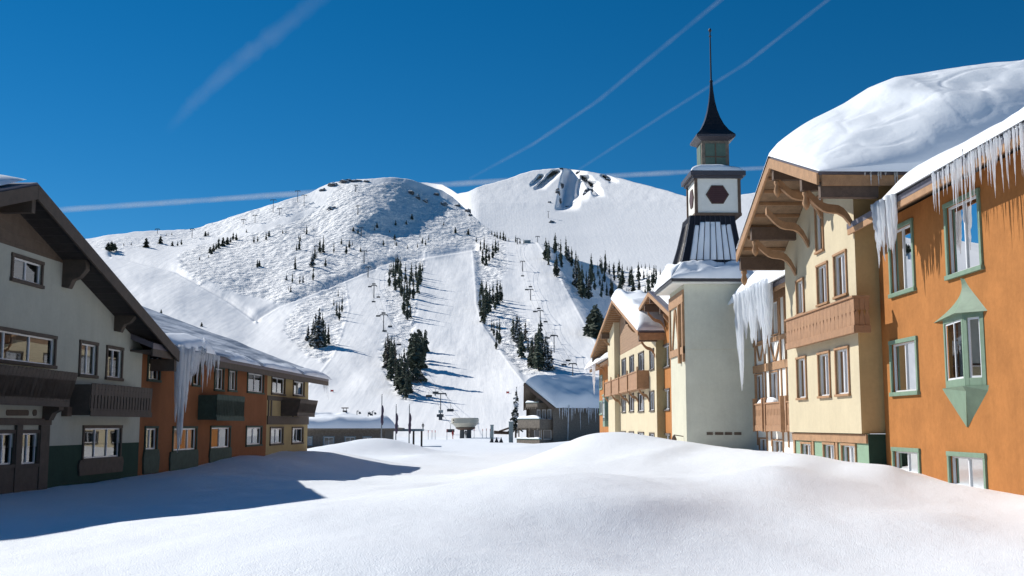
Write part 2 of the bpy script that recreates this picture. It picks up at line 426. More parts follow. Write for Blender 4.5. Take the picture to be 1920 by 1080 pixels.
    def build(s, name, mats, parent=None, base=None, fr=W, smooth=False, bevel=0.0):
        if not isinstance(mats, (list, tuple)): mats = [mats]
        if parent is not None: base = BASE[parent.name]
        elif base is None: base = (0, 0, 0)
        me = bpy.data.meshes.new(name)
        me.from_pydata([(x - base[0], y - base[1], z - base[2]) for x, y, z in s.v], [], s.f)
        for m in mats: me.materials.append(m)
        if len(mats) > 1: me.polygons.foreach_set('material_index', s.mi)
        if smooth: me.polygons.foreach_set('use_smooth', [True] * len(s.f))
        me.update()
        o = bpy.data.objects.new(name, me); COL.objects.link(o)
        BASE[o.name] = base
        if parent is not None: o.parent = parent
        else:
            o.location = fr.out(base); o.rotation_euler = (0, 0, -fr.a)
        if bevel:
            b = o.modifiers.new('bevel', 'BEVEL'); b.width = bevel; b.segments = 2; b.limit_method = 'ANGLE'
        return o
def copy_thing(root, loc, rz=None, sc=None, label=None, group=None):
    r = root.copy(); COL.objects.link(r); r.location = loc
    if rz is not None: r.rotation_euler = (0, 0, rz)
    if sc is not None: r.scale = sc if isinstance(sc, tuple) else (sc, sc, sc)
    if label: r['label'] = label
    if group: r['group'] = group
    for ch in root.children:
        c = ch.copy(); COL.objects.link(c); c.parent = r
        for g in ch.children:
            d = g.copy(); COL.objects.link(d); d.parent = c
    return r
# ---------------------------------------------------------------- snow ground
def gs(x, y, cx, cy, sx, sy, a, rot=0.0):
    c, s = math.cos(rot), math.sin(rot)
    u = (x - cx) * c + (y - cy) * s; v = -(x - cx) * s + (y - cy) * c
    return a * np.exp(-(u / sx) ** 2 - (v / sy) ** 2)
def Zg(x, y):
    x = np.asarray(x, float); y = np.asarray(y, float)
    z = np.interp(y, [0, 6, 12, 20, 30, 45, 60, 80, 140, 300, 500], [-1.75, -1.70, -1.64, -1.62, -1.72, -2.1, -2.55, -2.75, -2.85, -2.9, -2.9])
    # drift bank along the right hand buildings
    z = z + 0.62 * sstep(3.0, 8.5, x) * sstep(16, 30, y) * (1 - sstep(75, 100, y)) + 0.65 * sstep(4.0, 9.0, x) * sstep(38, 60, y) * (1 - sstep(90, 120, y))
    # the big hump in the middle
    z = z + gs(x, y, 4.0, 39.0, 5.0, 9.0, 0.98) + gs(x, y, 3.7, 40.0, 1.9, 4.0, 0.66) + gs(x, y, 7.6, 30.5, 1.6, 3.2, 0.10)
    # crests and hollows in front
    z = z + gs(x, y, 2.0, 22.0, 3.6, 5.0, 0.34, -.3) + gs(x, y, 6.6, 24.0, 1.5, 2.6, 0.22, .5) + gs(x, y, 9.6, 25.5, 1.3, 2.4, 0.22, .4)
    z = z - gs(x, y, 2.4, 14.5, 1.7, 2.2, 0.20, .4) + gs(x, y, -1.5, 13.0, 2.4, 1.6, 0.07, .3) - gs(x, y, 8.2, 21.0, 1.4, 2.0, 0.14, .5)
    z = z - gs(x, y, -0.2, 11.0, 1.5, 0.8, 0.055, .35) - gs(x, y, 0.9, 16.5, 1.2, 1.0, 0.05, .2) + gs(x, y, 10.5, 20.5, 2.0, 3.0, 0.10)
    z = z + gs(x, y, 1.2, 22.5, 3.4, 8.0, 0.40, -.25) + gs(x, y, -3.5, 17.0, 2.6, 4.0, 0.16, .3) - gs(x, y, 4.6, 15.5, 2.0, 3.5, .22, .3) + 0.30 * fbm(x * 0.13 + 2.2, y * 0.10 + 6.1, 2) * sstep(6, 14, y) * (1 - sstep(60, 90, y))
    def scarp(cx, cy, dx, ln, soft, sharp, h):
        xc = cx + dx * (y - cy) + .25 * np.sin((y - cy) * .9); d = x - xc
        return h * np.where(d < 0, np.exp(-(d / soft) ** 2), np.exp(-(d / sharp) ** 2)) * np.exp(-((y - cy) / ln) ** 2)
    z = z + scarp(6.6, 25.5, .28, 3.6, 1.6, .75, .17) + scarp(9.3, 26.5, .35, 2.6, 1.2, .6, .13) + scarp(5.0, 33.5, .3, 3.0, 1.4, .7, .14) + scarp(2.2, 18.0, .5, 2.4, 1.6, .8, .10) + scarp(7.9, 20.0, .3, 2.0, 1.2, .8, .08)
    z = z - gs(x, y, 11.6, 24.5, 3.2, 4.6, .27)
    # banks along the left building
    z = z + gs(x, y, -12.3, 55.0, 4.0, 9.0, 0.95) + gs(x, y, -10.5, 69.0, 4.0, 9.0, 0.95) + gs(x, y, -13.2, 62.5, 1.6, 4.0, .35) - gs(x, y, -14, 30, 5, 9, 0.05)
    # mounds farther out on the flat
    z = z + gs(x, y, -11.0, 112.0, 4.5, 7.0, 1.4) + gs(x, y, -15.0, 106.0, 4.0, 6.0, .6) + gs(x, y, 12.5, 150.0, 7.0, 8.0, .9) + gs(x, y, -5.5, 94, 3.0, 6.0, 0.35)
    near = 1 - sstep(60, 140, y)
    z = z + fbm(x * 0.22, y * 0.16, 4) * 0.13 * (0.35 + 0.65 * sstep(8, 25, np.hypot(x, y))) + fbm(x * 0.9 + 40, y * 0.6 + 11, 3) * 0.028 * near
    far = sstep(90, 200, y)
    return z + fbm(x * 0.05 + 5, y * 0.03 + 8, 3) * 0.5 * far
def grid_mesh(name, X, Y, Z, mats, attrs=None):
    r, c = X.shape
    v = np.stack([X, Y, Z], -1).reshape(-1, 3).astype(np.float32)
    i = np.arange((r - 1) * (c - 1)); a = (i // (c - 1)) * c + i % (c - 1)
    q = np.stack([a, a + 1, a + c + 1, a + c], -1).astype(np.int32)
    me = bpy.data.meshes.new(name)
    me.vertices.add(len(v)); me.vertices.foreach_set('co', v.ravel())
    me.loops.add(q.size); me.loops.foreach_set('vertex_index', q.ravel())
    me.polygons.add(len(q)); me.polygons.foreach_set('loop_start', np.arange(len(q), dtype=np.int32) * 4)
    me.polygons.foreach_set('use_smooth', np.ones(len(q), dtype=bool))
    for m in mats: me.materials.append(m)
    me.update(calc_edges=True); me.validate()
    for k, val in (attrs or {}).items():
        at = me.attributes.new(k, 'FLOAT', 'POINT'); at.data.foreach_set('value', val.ravel().astype(np.float32))
    o = bpy.data.objects.new(name, me); COL.objects.link(o); BASE[o.name] = (0, 0, 0)
    return o
th = np.radians(np.concatenate([np.linspace(-75, -27, 40), np.linspace(-26.5, 27.5, 560), np.linspace(28, 75, 40)]))
rr = np.geomspace(2.0, 330.0, 620)
TH, RR = np.meshgrid(th, rr)
GX, GY = RR * np.sin(TH), RR * np.cos(TH)
tag(grid_mesh('snow_ground', GX, GY, Zg(GX, GY), [M['snow']]), kind='structure')

# ---------------------------------------------------------------- ski hill
CREST = np.array([(-900, 470), (-300, 460), (0, 452), (170, 447), (200, 441), (260, 434), (300, 432), (360, 430), (400, 417), (450, 401), (500, 386), (550, 371), (580, 362), (600, 352), (620, 343),
                  (650, 338), (690, 335), (740, 332), (770, 337), (800, 347), (830, 358), (850, 370), (880, 398), (900, 418), (930, 438), (960, 449), (1010, 455), (1030, 461), (1060, 481),
                  (1100, 492), (1150, 505), (1180, 507), (1205, 499), (1230, 503), (1255, 522), (1300, 535), (1400, 550), (1600, 560), (2800, 560)], float)
S_T = [-.009, .01, .05, .10, .15, .20, .26]
S_V = [.115, .18, .24, .29, .37, .50, .60]
_Tt = np.linspace(-0.0115, 0.26, 1200)
_rt = np.empty_like(_Tt); _rt[0] = 280.0
for k in range(1, len(_Tt)):
    sm = np.interp(_Tt[k], S_T, S_V); _rt[k] = _rt[k - 1] * (1 + (_Tt[1] - _Tt[0]) / max(sm - _Tt[k], 0.03))
XB = np.array([(440, 1005), (455, 1012), (520, 1050), (560, 1066), (600, 1092), (640, 1115), (700, 1160), (760, 1215)], float)
def r_hill(px, py):
    T = az_tan_T(px, py)
    r = np.interp(T, _Tt, _rt)
    g = 0.05 * sstep(735, 905, px) * (1 - sstep(440, 485, py))                    # right flank of the knob
    g = g - 0.045 * np.exp(-((px - 700) / 100) ** 2) * sstep(470, 370, py)
    g = g + 0.10 * sstep(560, 330, px) * (1 - sstep(430, 520, py))                # left ridge stands farther back
    xb = np.interp(py, XB[:, 0], XB[:, 1])
    g = g + 0.36 * sstep(0, 105, px - xb) * (0.35 + .65 * sstep(720, 640, py))   # gully right of the run
    g = g - 0.14 * sstep(130, 250, px - xb) * sstep(470, 520, py)
    g = g + 0.03 * np.exp(-((px - 480 - (py - 590) * -.2) / 45) ** 2) * np.exp(-((py - 580) / 60) ** 2)
    g = g + 0.012 * sstep(0, 14, px - np.interp(py, [460, 560, 620, 690, 760], [886, 893, 905, 965, 1000])) * sstep(455, 480, py) * sstep(740, 690, py)
    g = g + 0.028 * fbm(px / 110.0, py / 80.0, 2) * sstep(800, 720, py) + 0.0025 * fbm(px / 22.0 + 3, py / 15.0, 3) * sstep(790, 700, py)
    return r * (1 + g)
def az_tan_T(px, py):
    px = np.asarray(px, float); py = np.asarray(py, float)
    d = _F[:, None] + (px.ravel() - 960.0) / FPX * _R[:, None] + (540.0 - py.ravel()) / FPX * _U[:, None]
    return (d[2] / np.hypot(d[0], d[1])).reshape(px.shape)
def az_dirs(px, py):
    px = np.asarray(px, float); py = np.asarray(py, float)
    d = _F[:, None] + (px.ravel() - 960.0) / FPX * _R[:, None] + (540.0 - py.ravel()) / FPX * _U[:, None]
    h = np.hypot(d[0], d[1])
    return (d[0] / h).reshape(px.shape), (d[1] / h).reshape(px.shape), (d[2] / h).reshape(px.shape)
def crest(px): return np.interp(px, CREST[:, 0], CREST[:, 1]) + 1.6 * fbm(np.asarray(px, float) / 14.0, np.asarray(px, float) * 0 + 3.3, 3)
def hill_point(px, py):
    """the spot of the ski hill seen in that direction"""
    py = max(py, float(crest(np.array([px]))[0]) + 0.5)
    a = np.array([px], float); b = np.array([py], float)
    ux, uy, T = az_dirs(a, b); r = r_hill(a, b)
    return Vector((float(ux[0] * r[0]), float(uy[0] * r[0]), float(T[0] * r[0]))), float(r[0])
def in_poly(px, py, poly):
    ins = np.zeros(px.shape, bool); n = len(poly)
    for i in range(n):
        x1, y1 = poly[i]; x2, y2 = poly[(i + 1) % n]
        c = ((y1 > py) != (y2 > py)) & (px < (x2 - x1) * (py - y1) / (y2 - y1 + 1e-9) + x1); ins ^= c
    return ins
ROUGH = [[(330, 478), (380, 455), (430, 448), (520, 425), (600, 395), (640, 345), (760, 345), (880, 400), (935, 445), (900, 456), (800, 470), (720, 490), (620, 530), (555, 560), (520, 566), (440, 548), (370, 520), (340, 500)],
         [(556, 572), (600, 548), (650, 530), (652, 580), (640, 625), (612, 682), (575, 668), (530, 620)],
         [(730, 470), (796, 478), (782, 560), (770, 640), (800, 640), (800, 720), (770, 752), (742, 740), (716, 690), (716, 640), (745, 620), (722, 560)],
         [(890, 462), (945, 452), (950, 500), (925, 540), (945, 570), (975, 590), (1030, 640), (1040, 700), (985, 705), (950, 665), (905, 600)],
         [(1015, 452), (1290, 500), (1290, 700), (1180, 700), (1110, 600), (1060, 545)],
         [(170, 452), (330, 436), (560, 372), (600, 385), (420, 440), (330, 462), (190, 470)]]
BERMS = [[(885, 462), (890, 520), (893, 570), (905, 610), (960, 690), (985, 720)], [(648, 530), (655, 580), (640, 630), (625, 670)], [(798, 470), (786, 540), (772, 610), (782, 650)], [(1008, 455), (1050, 520), (1092, 600), (1118, 645)],
         [(700, 490), (800, 472), (890, 458)], [(480, 590), (520, 566), (620, 528), (700, 494)], [(210, 470), (330, 500), (430, 556), (480, 592)], [(560, 745), (600, 700), (622, 672)]]
def seg_dist(px, py, pl):
    d = np.full(px.shape, 1e9)
    for (x1, y1), (x2, y2) in zip(pl, pl[1:]):
        dx, dy = x2 - x1, y2 - y1; t = np.clip(((px - x1) * dx + (py - y1) * dy) / (dx * dx + dy * dy), 0, 1)
        d = np.minimum(d, np.hypot(px - x1 - t * dx, py - y1 - t * dy))
    return d
cols = np.concatenate([np.linspace(-800, 80, 60), np.arange(90, 1340, 1.7), np.linspace(1342, 2700, 80)])
vv = np.linspace(0, 1, 420) ** 0.92
PX = np.repeat(cols[None, :], len(vv), 0)
PY = 826 + (crest(cols)[None, :] - 826) * vv[:, None]
UX, UY, TT = az_dirs(PX, PY)
R_ = r_hill(PX, PY)
jx = PX + 9 * fbm(PX / 17., PY / 17., 2); jy = PY + 7 * fbm(PX / 15. + 9, PY / 15., 2)
rough = np.zeros(PX.shape)
for k, pl in enumerate(ROUGH): rough = np.maximum(rough, in_poly(jx, jy, pl) * (0.5 if k in (4, 5) else 1.0))
for _ in range(9):
    rough[1:-1, 1:-1] = (rough[1:-1, 1:-1] * 2 + rough[:-2, 1:-1] + rough[2:, 1:-1] + rough[1:-1, :-2] + rough[1:-1, 2:]) / 6
RX, RY, RZ = UX * R_, UY * R_, TT * R_
RZ = RZ + rough * (fbm(RX * 0.20, RY * 0.14, 3) * .9)
for pl in BERMS: RZ = RZ + .22 * np.exp(-(seg_dist(PX, PY, pl) / 1.5) ** 2) * np.clip(R_ / 600, .4, 1.3)
for pl in BERMS[4:7]:      # the groomed cat road is cut into the slope, with a ploughed lip on its lower edge
    d_ = seg_dist(PX, PY - 4, pl); RZ = RZ - 2.2 * np.exp(-(d_ / 6.5) ** 2) * np.clip(R_ / 600, .5, 1.4) + .7 * np.exp(-((seg_dist(PX, PY - 12, pl)) / 3.0) ** 2)
# the far side of the crest falls away
bx = [RX]; by = [RY]; bz = [RZ]; ra = [rough]
for k, (fr_, dz) in enumerate(((1.02, -3), (1.10, -40), (1.25, -140))):
    bx.append(RX[-1:] * fr_); by.append(RY[-1:] * fr_); bz.append(RZ[-1:] + dz); ra.append(rough[-1:])
tag(grid_mesh('ski_hill', np.vstack(bx), np.vstack(by), np.vstack(bz), [M['hill']], {'rough': np.vstack(ra)}), kind='structure')

# ---------------------------------------------------------------- the summit behind it
PEAK = np.array([(-400, 560), (560, 470), (650, 400), (700, 360), (760, 342), (800, 342), (830, 346), (858, 364), (880, 358), (905, 348), (950, 336), (975, 327), (1000, 319), (1020, 317), (1055, 315), (1080, 318),
                 (1100, 321), (1130, 326), (1150, 331), (1200, 344), (1250, 357), (1285, 368), (1330, 366), (1385, 366), (1420, 361), (1500, 375), (1700, 420), (2400, 470)], float)
def r_peak(px, py):
    T = az_tan_T(px, py)
    r = 1250 * np.exp(np.interp(T, [0.0, .10, .17, .20, .235], [-.5, 0.0, .23, .34, .50]))
    g = 0.10 * sstep(900, 800, px)
    # buttress under the top and gullies beside it: their right sides lie in shade
    ridge = np.interp(py, [315, 345, 375, 390], [1055, 1048, 1043, 1040])
    jit = 5 * vnoise(py / 7.0 + 3, py * 0 + px / 60.0); ridge = ridge + jit * 1.2
    px = px + jit * .8
    g = g + 0.075 * sstep(0, 16, px - ridge) * (1 - sstep(14, 50, px - ridge)) * sstep(398, 384, py)
    g = g + 0.035 * sstep(0, 9, px - ridge - 30) * (1 - sstep(9, 34, px - ridge - 30)) * sstep(330, 342, py) * sstep(382, 366, py)
    for (x0, y0, x1, y1, wd, a) in ((1031, 322, 1000, 352, 12, .05), (1008, 330, 992, 346, 8, .03), (1085, 330, 1100, 352, 12, .04), (1100, 342, 1112, 366, 11, .045), (1125, 330, 1140, 340, 10, .03)):
        t = np.clip((py - y0) / (y1 - y0), 0, 1); c = x0 + (x1 - x0) * t
        w = sstep(y0 - 4, y0 + 4, py) * sstep(y1 + 6, y1 - 4, py)
        g = g + a * sstep(0, wd * .4, px - c) * (1 - sstep(wd * .6, wd * 2.2, px - c)) * w
    g = g + 0.012 * fbm(px / 160.0 + 4, py / 110.0, 2) + 0.002 * fbm(px / 16.0, py / 12.0, 3) * sstep(420, 350, py)
    return r * (1 + g)
cols = np.concatenate([np.linspace(-400, 690, 40), np.arange(700, 1500, 1.8), np.linspace(1503, 2400, 40)])
vv = np.linspace(0, 1, 230)
PX = np.repeat(cols[None, :], len(vv), 0)
pc = np.interp(cols, PEAK[:, 0], PEAK[:, 1]) + 1.6 * fbm(cols / 16., cols * 0 + 7.7, 3)
PY = 640 + (pc[None, :] - 640) * vv[:, None]
UX, UY, TT = az_dirs(PX, PY); R_ = r_peak(PX, PY)
RX, RY, RZ = UX * R_, UY * R_, TT * R_
bx = [RX]; by = [RY]; bz = [RZ]
for fr_, dz in ((1.03, -5), (1.15, -90), (1.4, -300)):
    bx.append(RX[-1:] * fr_); by.append(RY[-1:] * fr_); bz.append(RZ[-1:] + dz)
X_ = np.vstack(bx)
tag(grid_mesh('summit', X_, np.vstack(by), np.vstack(bz), [M['hill']], {'rough': np.full(X_.shape, 0.12)}), kind='structure')
def peak_point(px, py):
    a = np.array([px], float); b = np.array([py], float); ux, uy, T = az_dirs(a, b); r = r_peak(a, b)
    return Vector((float(ux[0] * r[0]), float(uy[0] * r[0]), float(T[0] * r[0]))), float(r[0])

# ---------------------------------------------------------------- rocks showing through
def rock_mesh(seed):
    rg = random.Random(seed); mb = MB(); n, m_ = 9, 14; P = []
    for i in range(n):
        row = []
        for j in range(m_ + 1):
            th_ = math.pi * i / (n - 1); ph = 2 * math.pi * (j % m_) / m_
            x, y, z = math.sin(th_) * math.cos(ph), math.sin(th_) * math.sin(ph), math.cos(th_)
            k = 1 + 0.75 * float(fbm(np.array(x * 1.9 + seed * 3.1), np.array(y * 1.9 + z * 2.3 + seed), 3))
            row.append((x * k, y * k * .8, z * k * (0.9 + .5 * abs(float(vnoise(np.array(x * 3 + seed), np.array(y * 3)))))))
        P.append(row)
    mb.grid(P)
    return mb
ROCKM = [rock_mesh(s) for s in (1, 2, 3, 4)]
ROCKO = []
rocks = [(625, 348, 20, 9, 0), (648, 341, 26, 8, 0), (668, 340, 16, 6, 0), (606, 357, 14, 6, 0), (688, 341, 12, 5, 0), (622, 392, 16, 9, 0), (768, 362, 14, 9, 0), (782, 372, 13, 10, 0), (797, 378, 12, 8, 0), (831, 384, 13, 9, 0),
         (816, 365, 12, 6, 0), (858, 386, 14, 6, 0), (878, 394, 12, 8, 0), (882, 404, 7, 6, 0), (1052, 348, 8, 10, 1), (1046, 362, 9, 13, 1), (1049, 377, 9, 10, 1), (1100, 340, 8, 6, 1), (1103, 358, 13, 10, 1), (1097, 364, 8, 6, 1),
         (1138, 338, 14, 6, 1), (1030, 380, 7, 5, 1), (1034, 417, 9, 7, 1), (1085, 324, 10, 5, 1), (1064, 388, 7, 4, 1)]
WHERE = {0: 'snow crusted rock outcrop on the ', 1: 'snow plastered cliff rock under the summit, '}
RL = ['broad jagged crag at the far end of the rounded knob', 'largest snow plastered crag along the top of the rounded knob', 'crag beside the highest lift tower on the knob', 'lowest crag on the knob skyline before the long ridge', 'small crag nearest the knob top', 'lone rock in the white slope below the knob crags',
      'upper rock in the dark cluster on the shaded knob flank', 'middle rock in the dark cluster on the shaded knob flank', 'lower rock in the dark cluster on the shaded knob flank', 'separate dark rock right of the cluster on the knob flank',
      'rock on the knob skyline above the dark cluster', 'flat rock on the descending knob edge', 'steep rock on the descending knob edge', 'lowest rock on the descending knob edge',
      'top rock of the buttress under the summit', 'middle rock of the buttress under the summit', 'bottom rock of the buttress under the summit', 'small upper cliff right of the summit buttress', 'large cliff right of the summit buttress', 'small rock beneath the cliff right of the buttress',
      'wide rock on the right summit shoulder', 'small rock left of the buttress foot', 'lone rock in the open bowl below the buttress', 'rock just under the summit top', 'tiny rock at the foot of the shaded gully']
for k, ((px, py, w, h, pk), lb) in enumerate(zip(rocks, RL)):
    p, r = (peak_point if pk else hill_point)(px, py)
    sx, sz = w / 2 / FPX * r * 1.15, h / 2 / FPX * r * 1.2
    if k < 4: o = ROCKM[k].build('rock_outcrop', M['rock'], smooth=False); ROCKO.append(o)
    else: o = ROCKO[k % 4].copy(); COL.objects.link(o)
    o.location = p; o.scale = (sx, sx * .8, sz); o.rotation_euler = (0, 0, random.uniform(-.6, .6))
    tag(o, lb, 'rock', 'rock outcrops on the mountain')

# ---------------------------------------------------------------- vapour trails far behind the mountain
def contrail(pts, wid, m, label, fade):
    D = 7000.0; mb = MB(); P = []; Rd = []; n = 40; fv = []
    cum = np.linspace(0, 1, len(pts))
    for k in range(n + 1):
        t = k / n; px = np.interp(t, cum, [p[0] for p in pts]); py = np.interp(t, cum, [p[1] for p in pts])
        d = ray(px, py); P.append(tuple(D * d)); w = np.interp(t, np.linspace(0, 1, len(wid)), wid)
        Rd.append(w / 2 / FPX * D * (1 + .35 * float(vnoise(np.array(t * 23.), np.array(py)))))
        fv += [np.interp(t, np.linspace(0, 1, len(fade)), fade)] * 16
    mb.tube(P, Rd, n=16, cap=False)
    o = mb.build('contrail', m, smooth=True)
    at = o.data.attributes.new('fade', 'FLOAT', 'POINT'); at.data.foreach_set('value', np.array(fv, np.float32))
    tag(o, label, 'contrail', 'vapour trails in the blue sky', kind='stuff')
CT = contrail_mat('contrail_dense', 0.30); CT2 = contrail_mat('contrail_thin', 0.085); CT3 = contrail_mat('contrail_broad', 0.065)
contrail([(60, 397), (330, 379), (590, 361), (900, 342), (1180, 328), (1450, 314)], [12, 13, 13, 12, 14, 11, 10], CT, 'long level white vapour trail running behind both mountain tops', [.9, 1, 1, .8, 1, .9, .6])
contrail([(880, 335), (1000, 270), (1120, 190), (1365, -12)], [7, 8, 9, 11], CT2, 'thin slanting vapour trail rising from the summit, nearer of the two to the knob', [.3, .9, .7, .8])
contrail([(1085, 318), (1250, 212), (1400, 118), (1570, -14)], [6, 7, 8, 9], CT2, 'thin slanting vapour trail passing behind the spire', [.5, .7, .9, .9])
contrail([(310, 250), (360, 195), (430, 130), (520, 60), (620, -20)], [22, 30, 38, 40, 34], CT3, 'broad faint vapour trail high over the long left ridge', [0, .5, .8, .7, .3])
# ---------------------------------------------------------------- building parts
def hole_of(w, cw): return (w[0] + cw, w[1] - cw, w[2] + cw, w[3] - cw)
def rect_on(F, fr, tl, br):
    """picture corners of an upright rectangle on a facade -> (a0, a1, z0, z1)"""
    if F[0] == 'x': a, b = onX(*tl, F[1], fr), onX(*br, F[1], fr)
    else: a, b = onY(*tl, F[1], fr), onY(*br, F[1], fr)
    return (min(a[0], b[0]), max(a[0], b[0]), min(a[1], b[1]), max(a[1], b[1]))
def window(root, F, w, trim, cw=0.09, fr=W, glass='glass', curtain='curtain', mull=1, sash='sash', sill=0.0, far=False, label=None):
    """casing with sill > sash, pane, curtain"""
    a0, a1, z0, z1 = w
    mb = MB()
    mb.fbox(F, a0, a0 + cw, z0 + cw, z1 - cw, -.02, .05); mb.fbox(F, a1 - cw, a1, z0 + cw, z1 - cw, -.02, .05)
    mb.fbox(F, a0 - .015, a1 + .015, z1 - cw, z1, -.02, .06); mb.fbox(F, a0 - .03, a1 + .03, z0, z0 + cw, -.02, .085)
    if sill: mb.fbox(F, a0 - .06, a1 + .06, z0 - sill, z0 - .003, -.02, .065)
    o = mb.build('window', trim, root, fr=fr, bevel=0 if far else .008)
    if label: o['label'] = label
    b0, b1, c0, c1 = a0 + cw, a1 - cw, z0 + cw, z1 - cw
    s = MB(); t = .045 if not far else .06
    s.fbox(F, b0, b0 + t, c0, c1, -.10, -.045); s.fbox(F, b1 - t, b1, c0, c1, -.10, -.045)
    s.fbox(F, b0 + t, b1 - t, c0, c0 + t, -.10, -.045); s.fbox(F, b0 + t, b1 - t, c1 - t, c1, -.10, -.045)
    for k in range(mull):
        m = b0 + (b1 - b0) * (k + 1) / (mull + 1); s.fbox(F, m - t * .55, m + t * .55, c0 + t, c1 - t, -.10, -.04)
    so = s.build('sash', M[sash] if isinstance(sash, str) else sash, o, fr=fr)
    g = MB(); g.face([g.fp(F, a, z, -.075) for a, z in ((b0, c0), (b1, c0), (b1, c1), (b0, c1))])
    g.build('pane', M[glass], o, fr=fr)
    if curtain:
        c = MB(); n = 26; P = []
        for z in (c0, c1):
            P.append([c.fp(F, b0 + (b1 - b0) * i / n, z, -.17 + .022 * math.sin(i * 2.3) + .01 * math.sin(i * 5.1)) for i in range(n + 1)])
        if curtain == 'half':      # one leaf drawn, the other open to the dark room
            P2 = [row[:n // 3 + 1] for row in P]; P3 = [row[-(n // 3 + 1):] for row in P]
            c.grid(P2); c.build('curtain', M['curtain'], o, fr=fr, smooth=True); c = MB(); c.grid(P3); c.build('curtain', M['curtain'], o, fr=fr, smooth=True)
        else:
            c.grid(P); c.build('curtain', M[curtain], o, fr=fr, smooth=True)
    return o
def planks(mb, F, a0, a1, z0, z1, o0, o1, n, cut=None, scallop=0.0, lean=0.0):
    """upright boards with sawn edges; cut = (z fraction, half height, depth) notches that meet into openings"""
    wd = (a1 - a0) / n
    for k in range(n):
        l, r = a0 + k * wd + .006, a0 + (k + 1) * wd - .006
        R_, L_ = [], []
        for c in (cut or []):
            zc = z0 + (z1 - z0) * c[0]
            if c[3] == 'v':
                R_ += [(r, zc - c[1]), (r - c[2], zc + c[1]), (r, zc + c[1] * 1.05)]
                L_ += [(l, zc - c[1]), (l + c[2], zc + c[1]), (l, zc + c[1] * 1.05)]
            elif c[3] == 's':
                R_ += [(r, zc - c[1]), (r - c[2], zc - c[1] * .9), (r - c[2], zc + c[1] * .9), (r, zc + c[1])]
                L_ += [(l, zc - c[1]), (l + c[2], zc - c[1] * .9), (l + c[2], zc + c[1] * .9), (l, zc + c[1])]
            else:
                R_ += [(r, zc - c[1]), (r - c[2], zc), (r, zc + c[1])]; L_ += [(l, zc - c[1]), (l + c[2], zc), (l, zc + c[1])]
        top = [(r, z1), (l, z1)] if not scallop else [(r, z1 - scallop), (r - wd * .2, z1), (l + wd * .2, z1), (l, z1 - scallop)]
        pts = [(l, z0), (r, z0)] + R_ + top + L_[::-1]
        i0 = len(mb.v); mb.prism(F, pts, o0, o1)
        if lean:
            for i in range(i0, len(mb.v)):
                x, y, z = mb.v[i]; d = lean * (z - z0) / (z1 - z0) * F[2]
                mb.v[i] = (x + d, y, z) if F[0] == 'x' else (x, y + d, z)
def bracket(mb, fp_, a, w, x0, z0, x1, z1, th=0.17, seg=9):
    """curved knee brace from the wall (x0, z0) to the purlin end (x1, z1); fp_ maps (x, a, z)"""
    up, lo = [], []
    for k in range(seg + 1):
        t = k / seg
        x = x0 + (x1 - x0) * t; z = z0 + (z1 - z0) * (t ** .75 * .8 + t * .2) + .10 * math.sin(t * 2 * math.pi) * abs(x1 - x0)
        up.append((x, z + th / 2 + .03 * math.sin(t * 9))); lo.append((x, z - th / 2 + .03 * math.sin(t * 9)))
    pts = up + lo[::-1]; n = len(pts); i = len(mb.v)
    mb.v.extend([fp_(x, a - w / 2, z) for x, z in pts]); mb.v.extend([fp_(x, a + w / 2, z) for x, z in pts])
    for k in range(seg):
        q = [k, k + 1, n - 2 - k, n - 1 - k]
        mb.f.append(tuple(i + j for j in q)); mb.mi.append(mb.m); mb.f.append(tuple(i + n + j for j in q[::-1])); mb.mi.append(mb.m)
    for k in range(n):
        l = (k + 1) % n; mb.f.append((i + k, i + l, i + n + l, i + n + k)); mb.mi.append(mb.m)
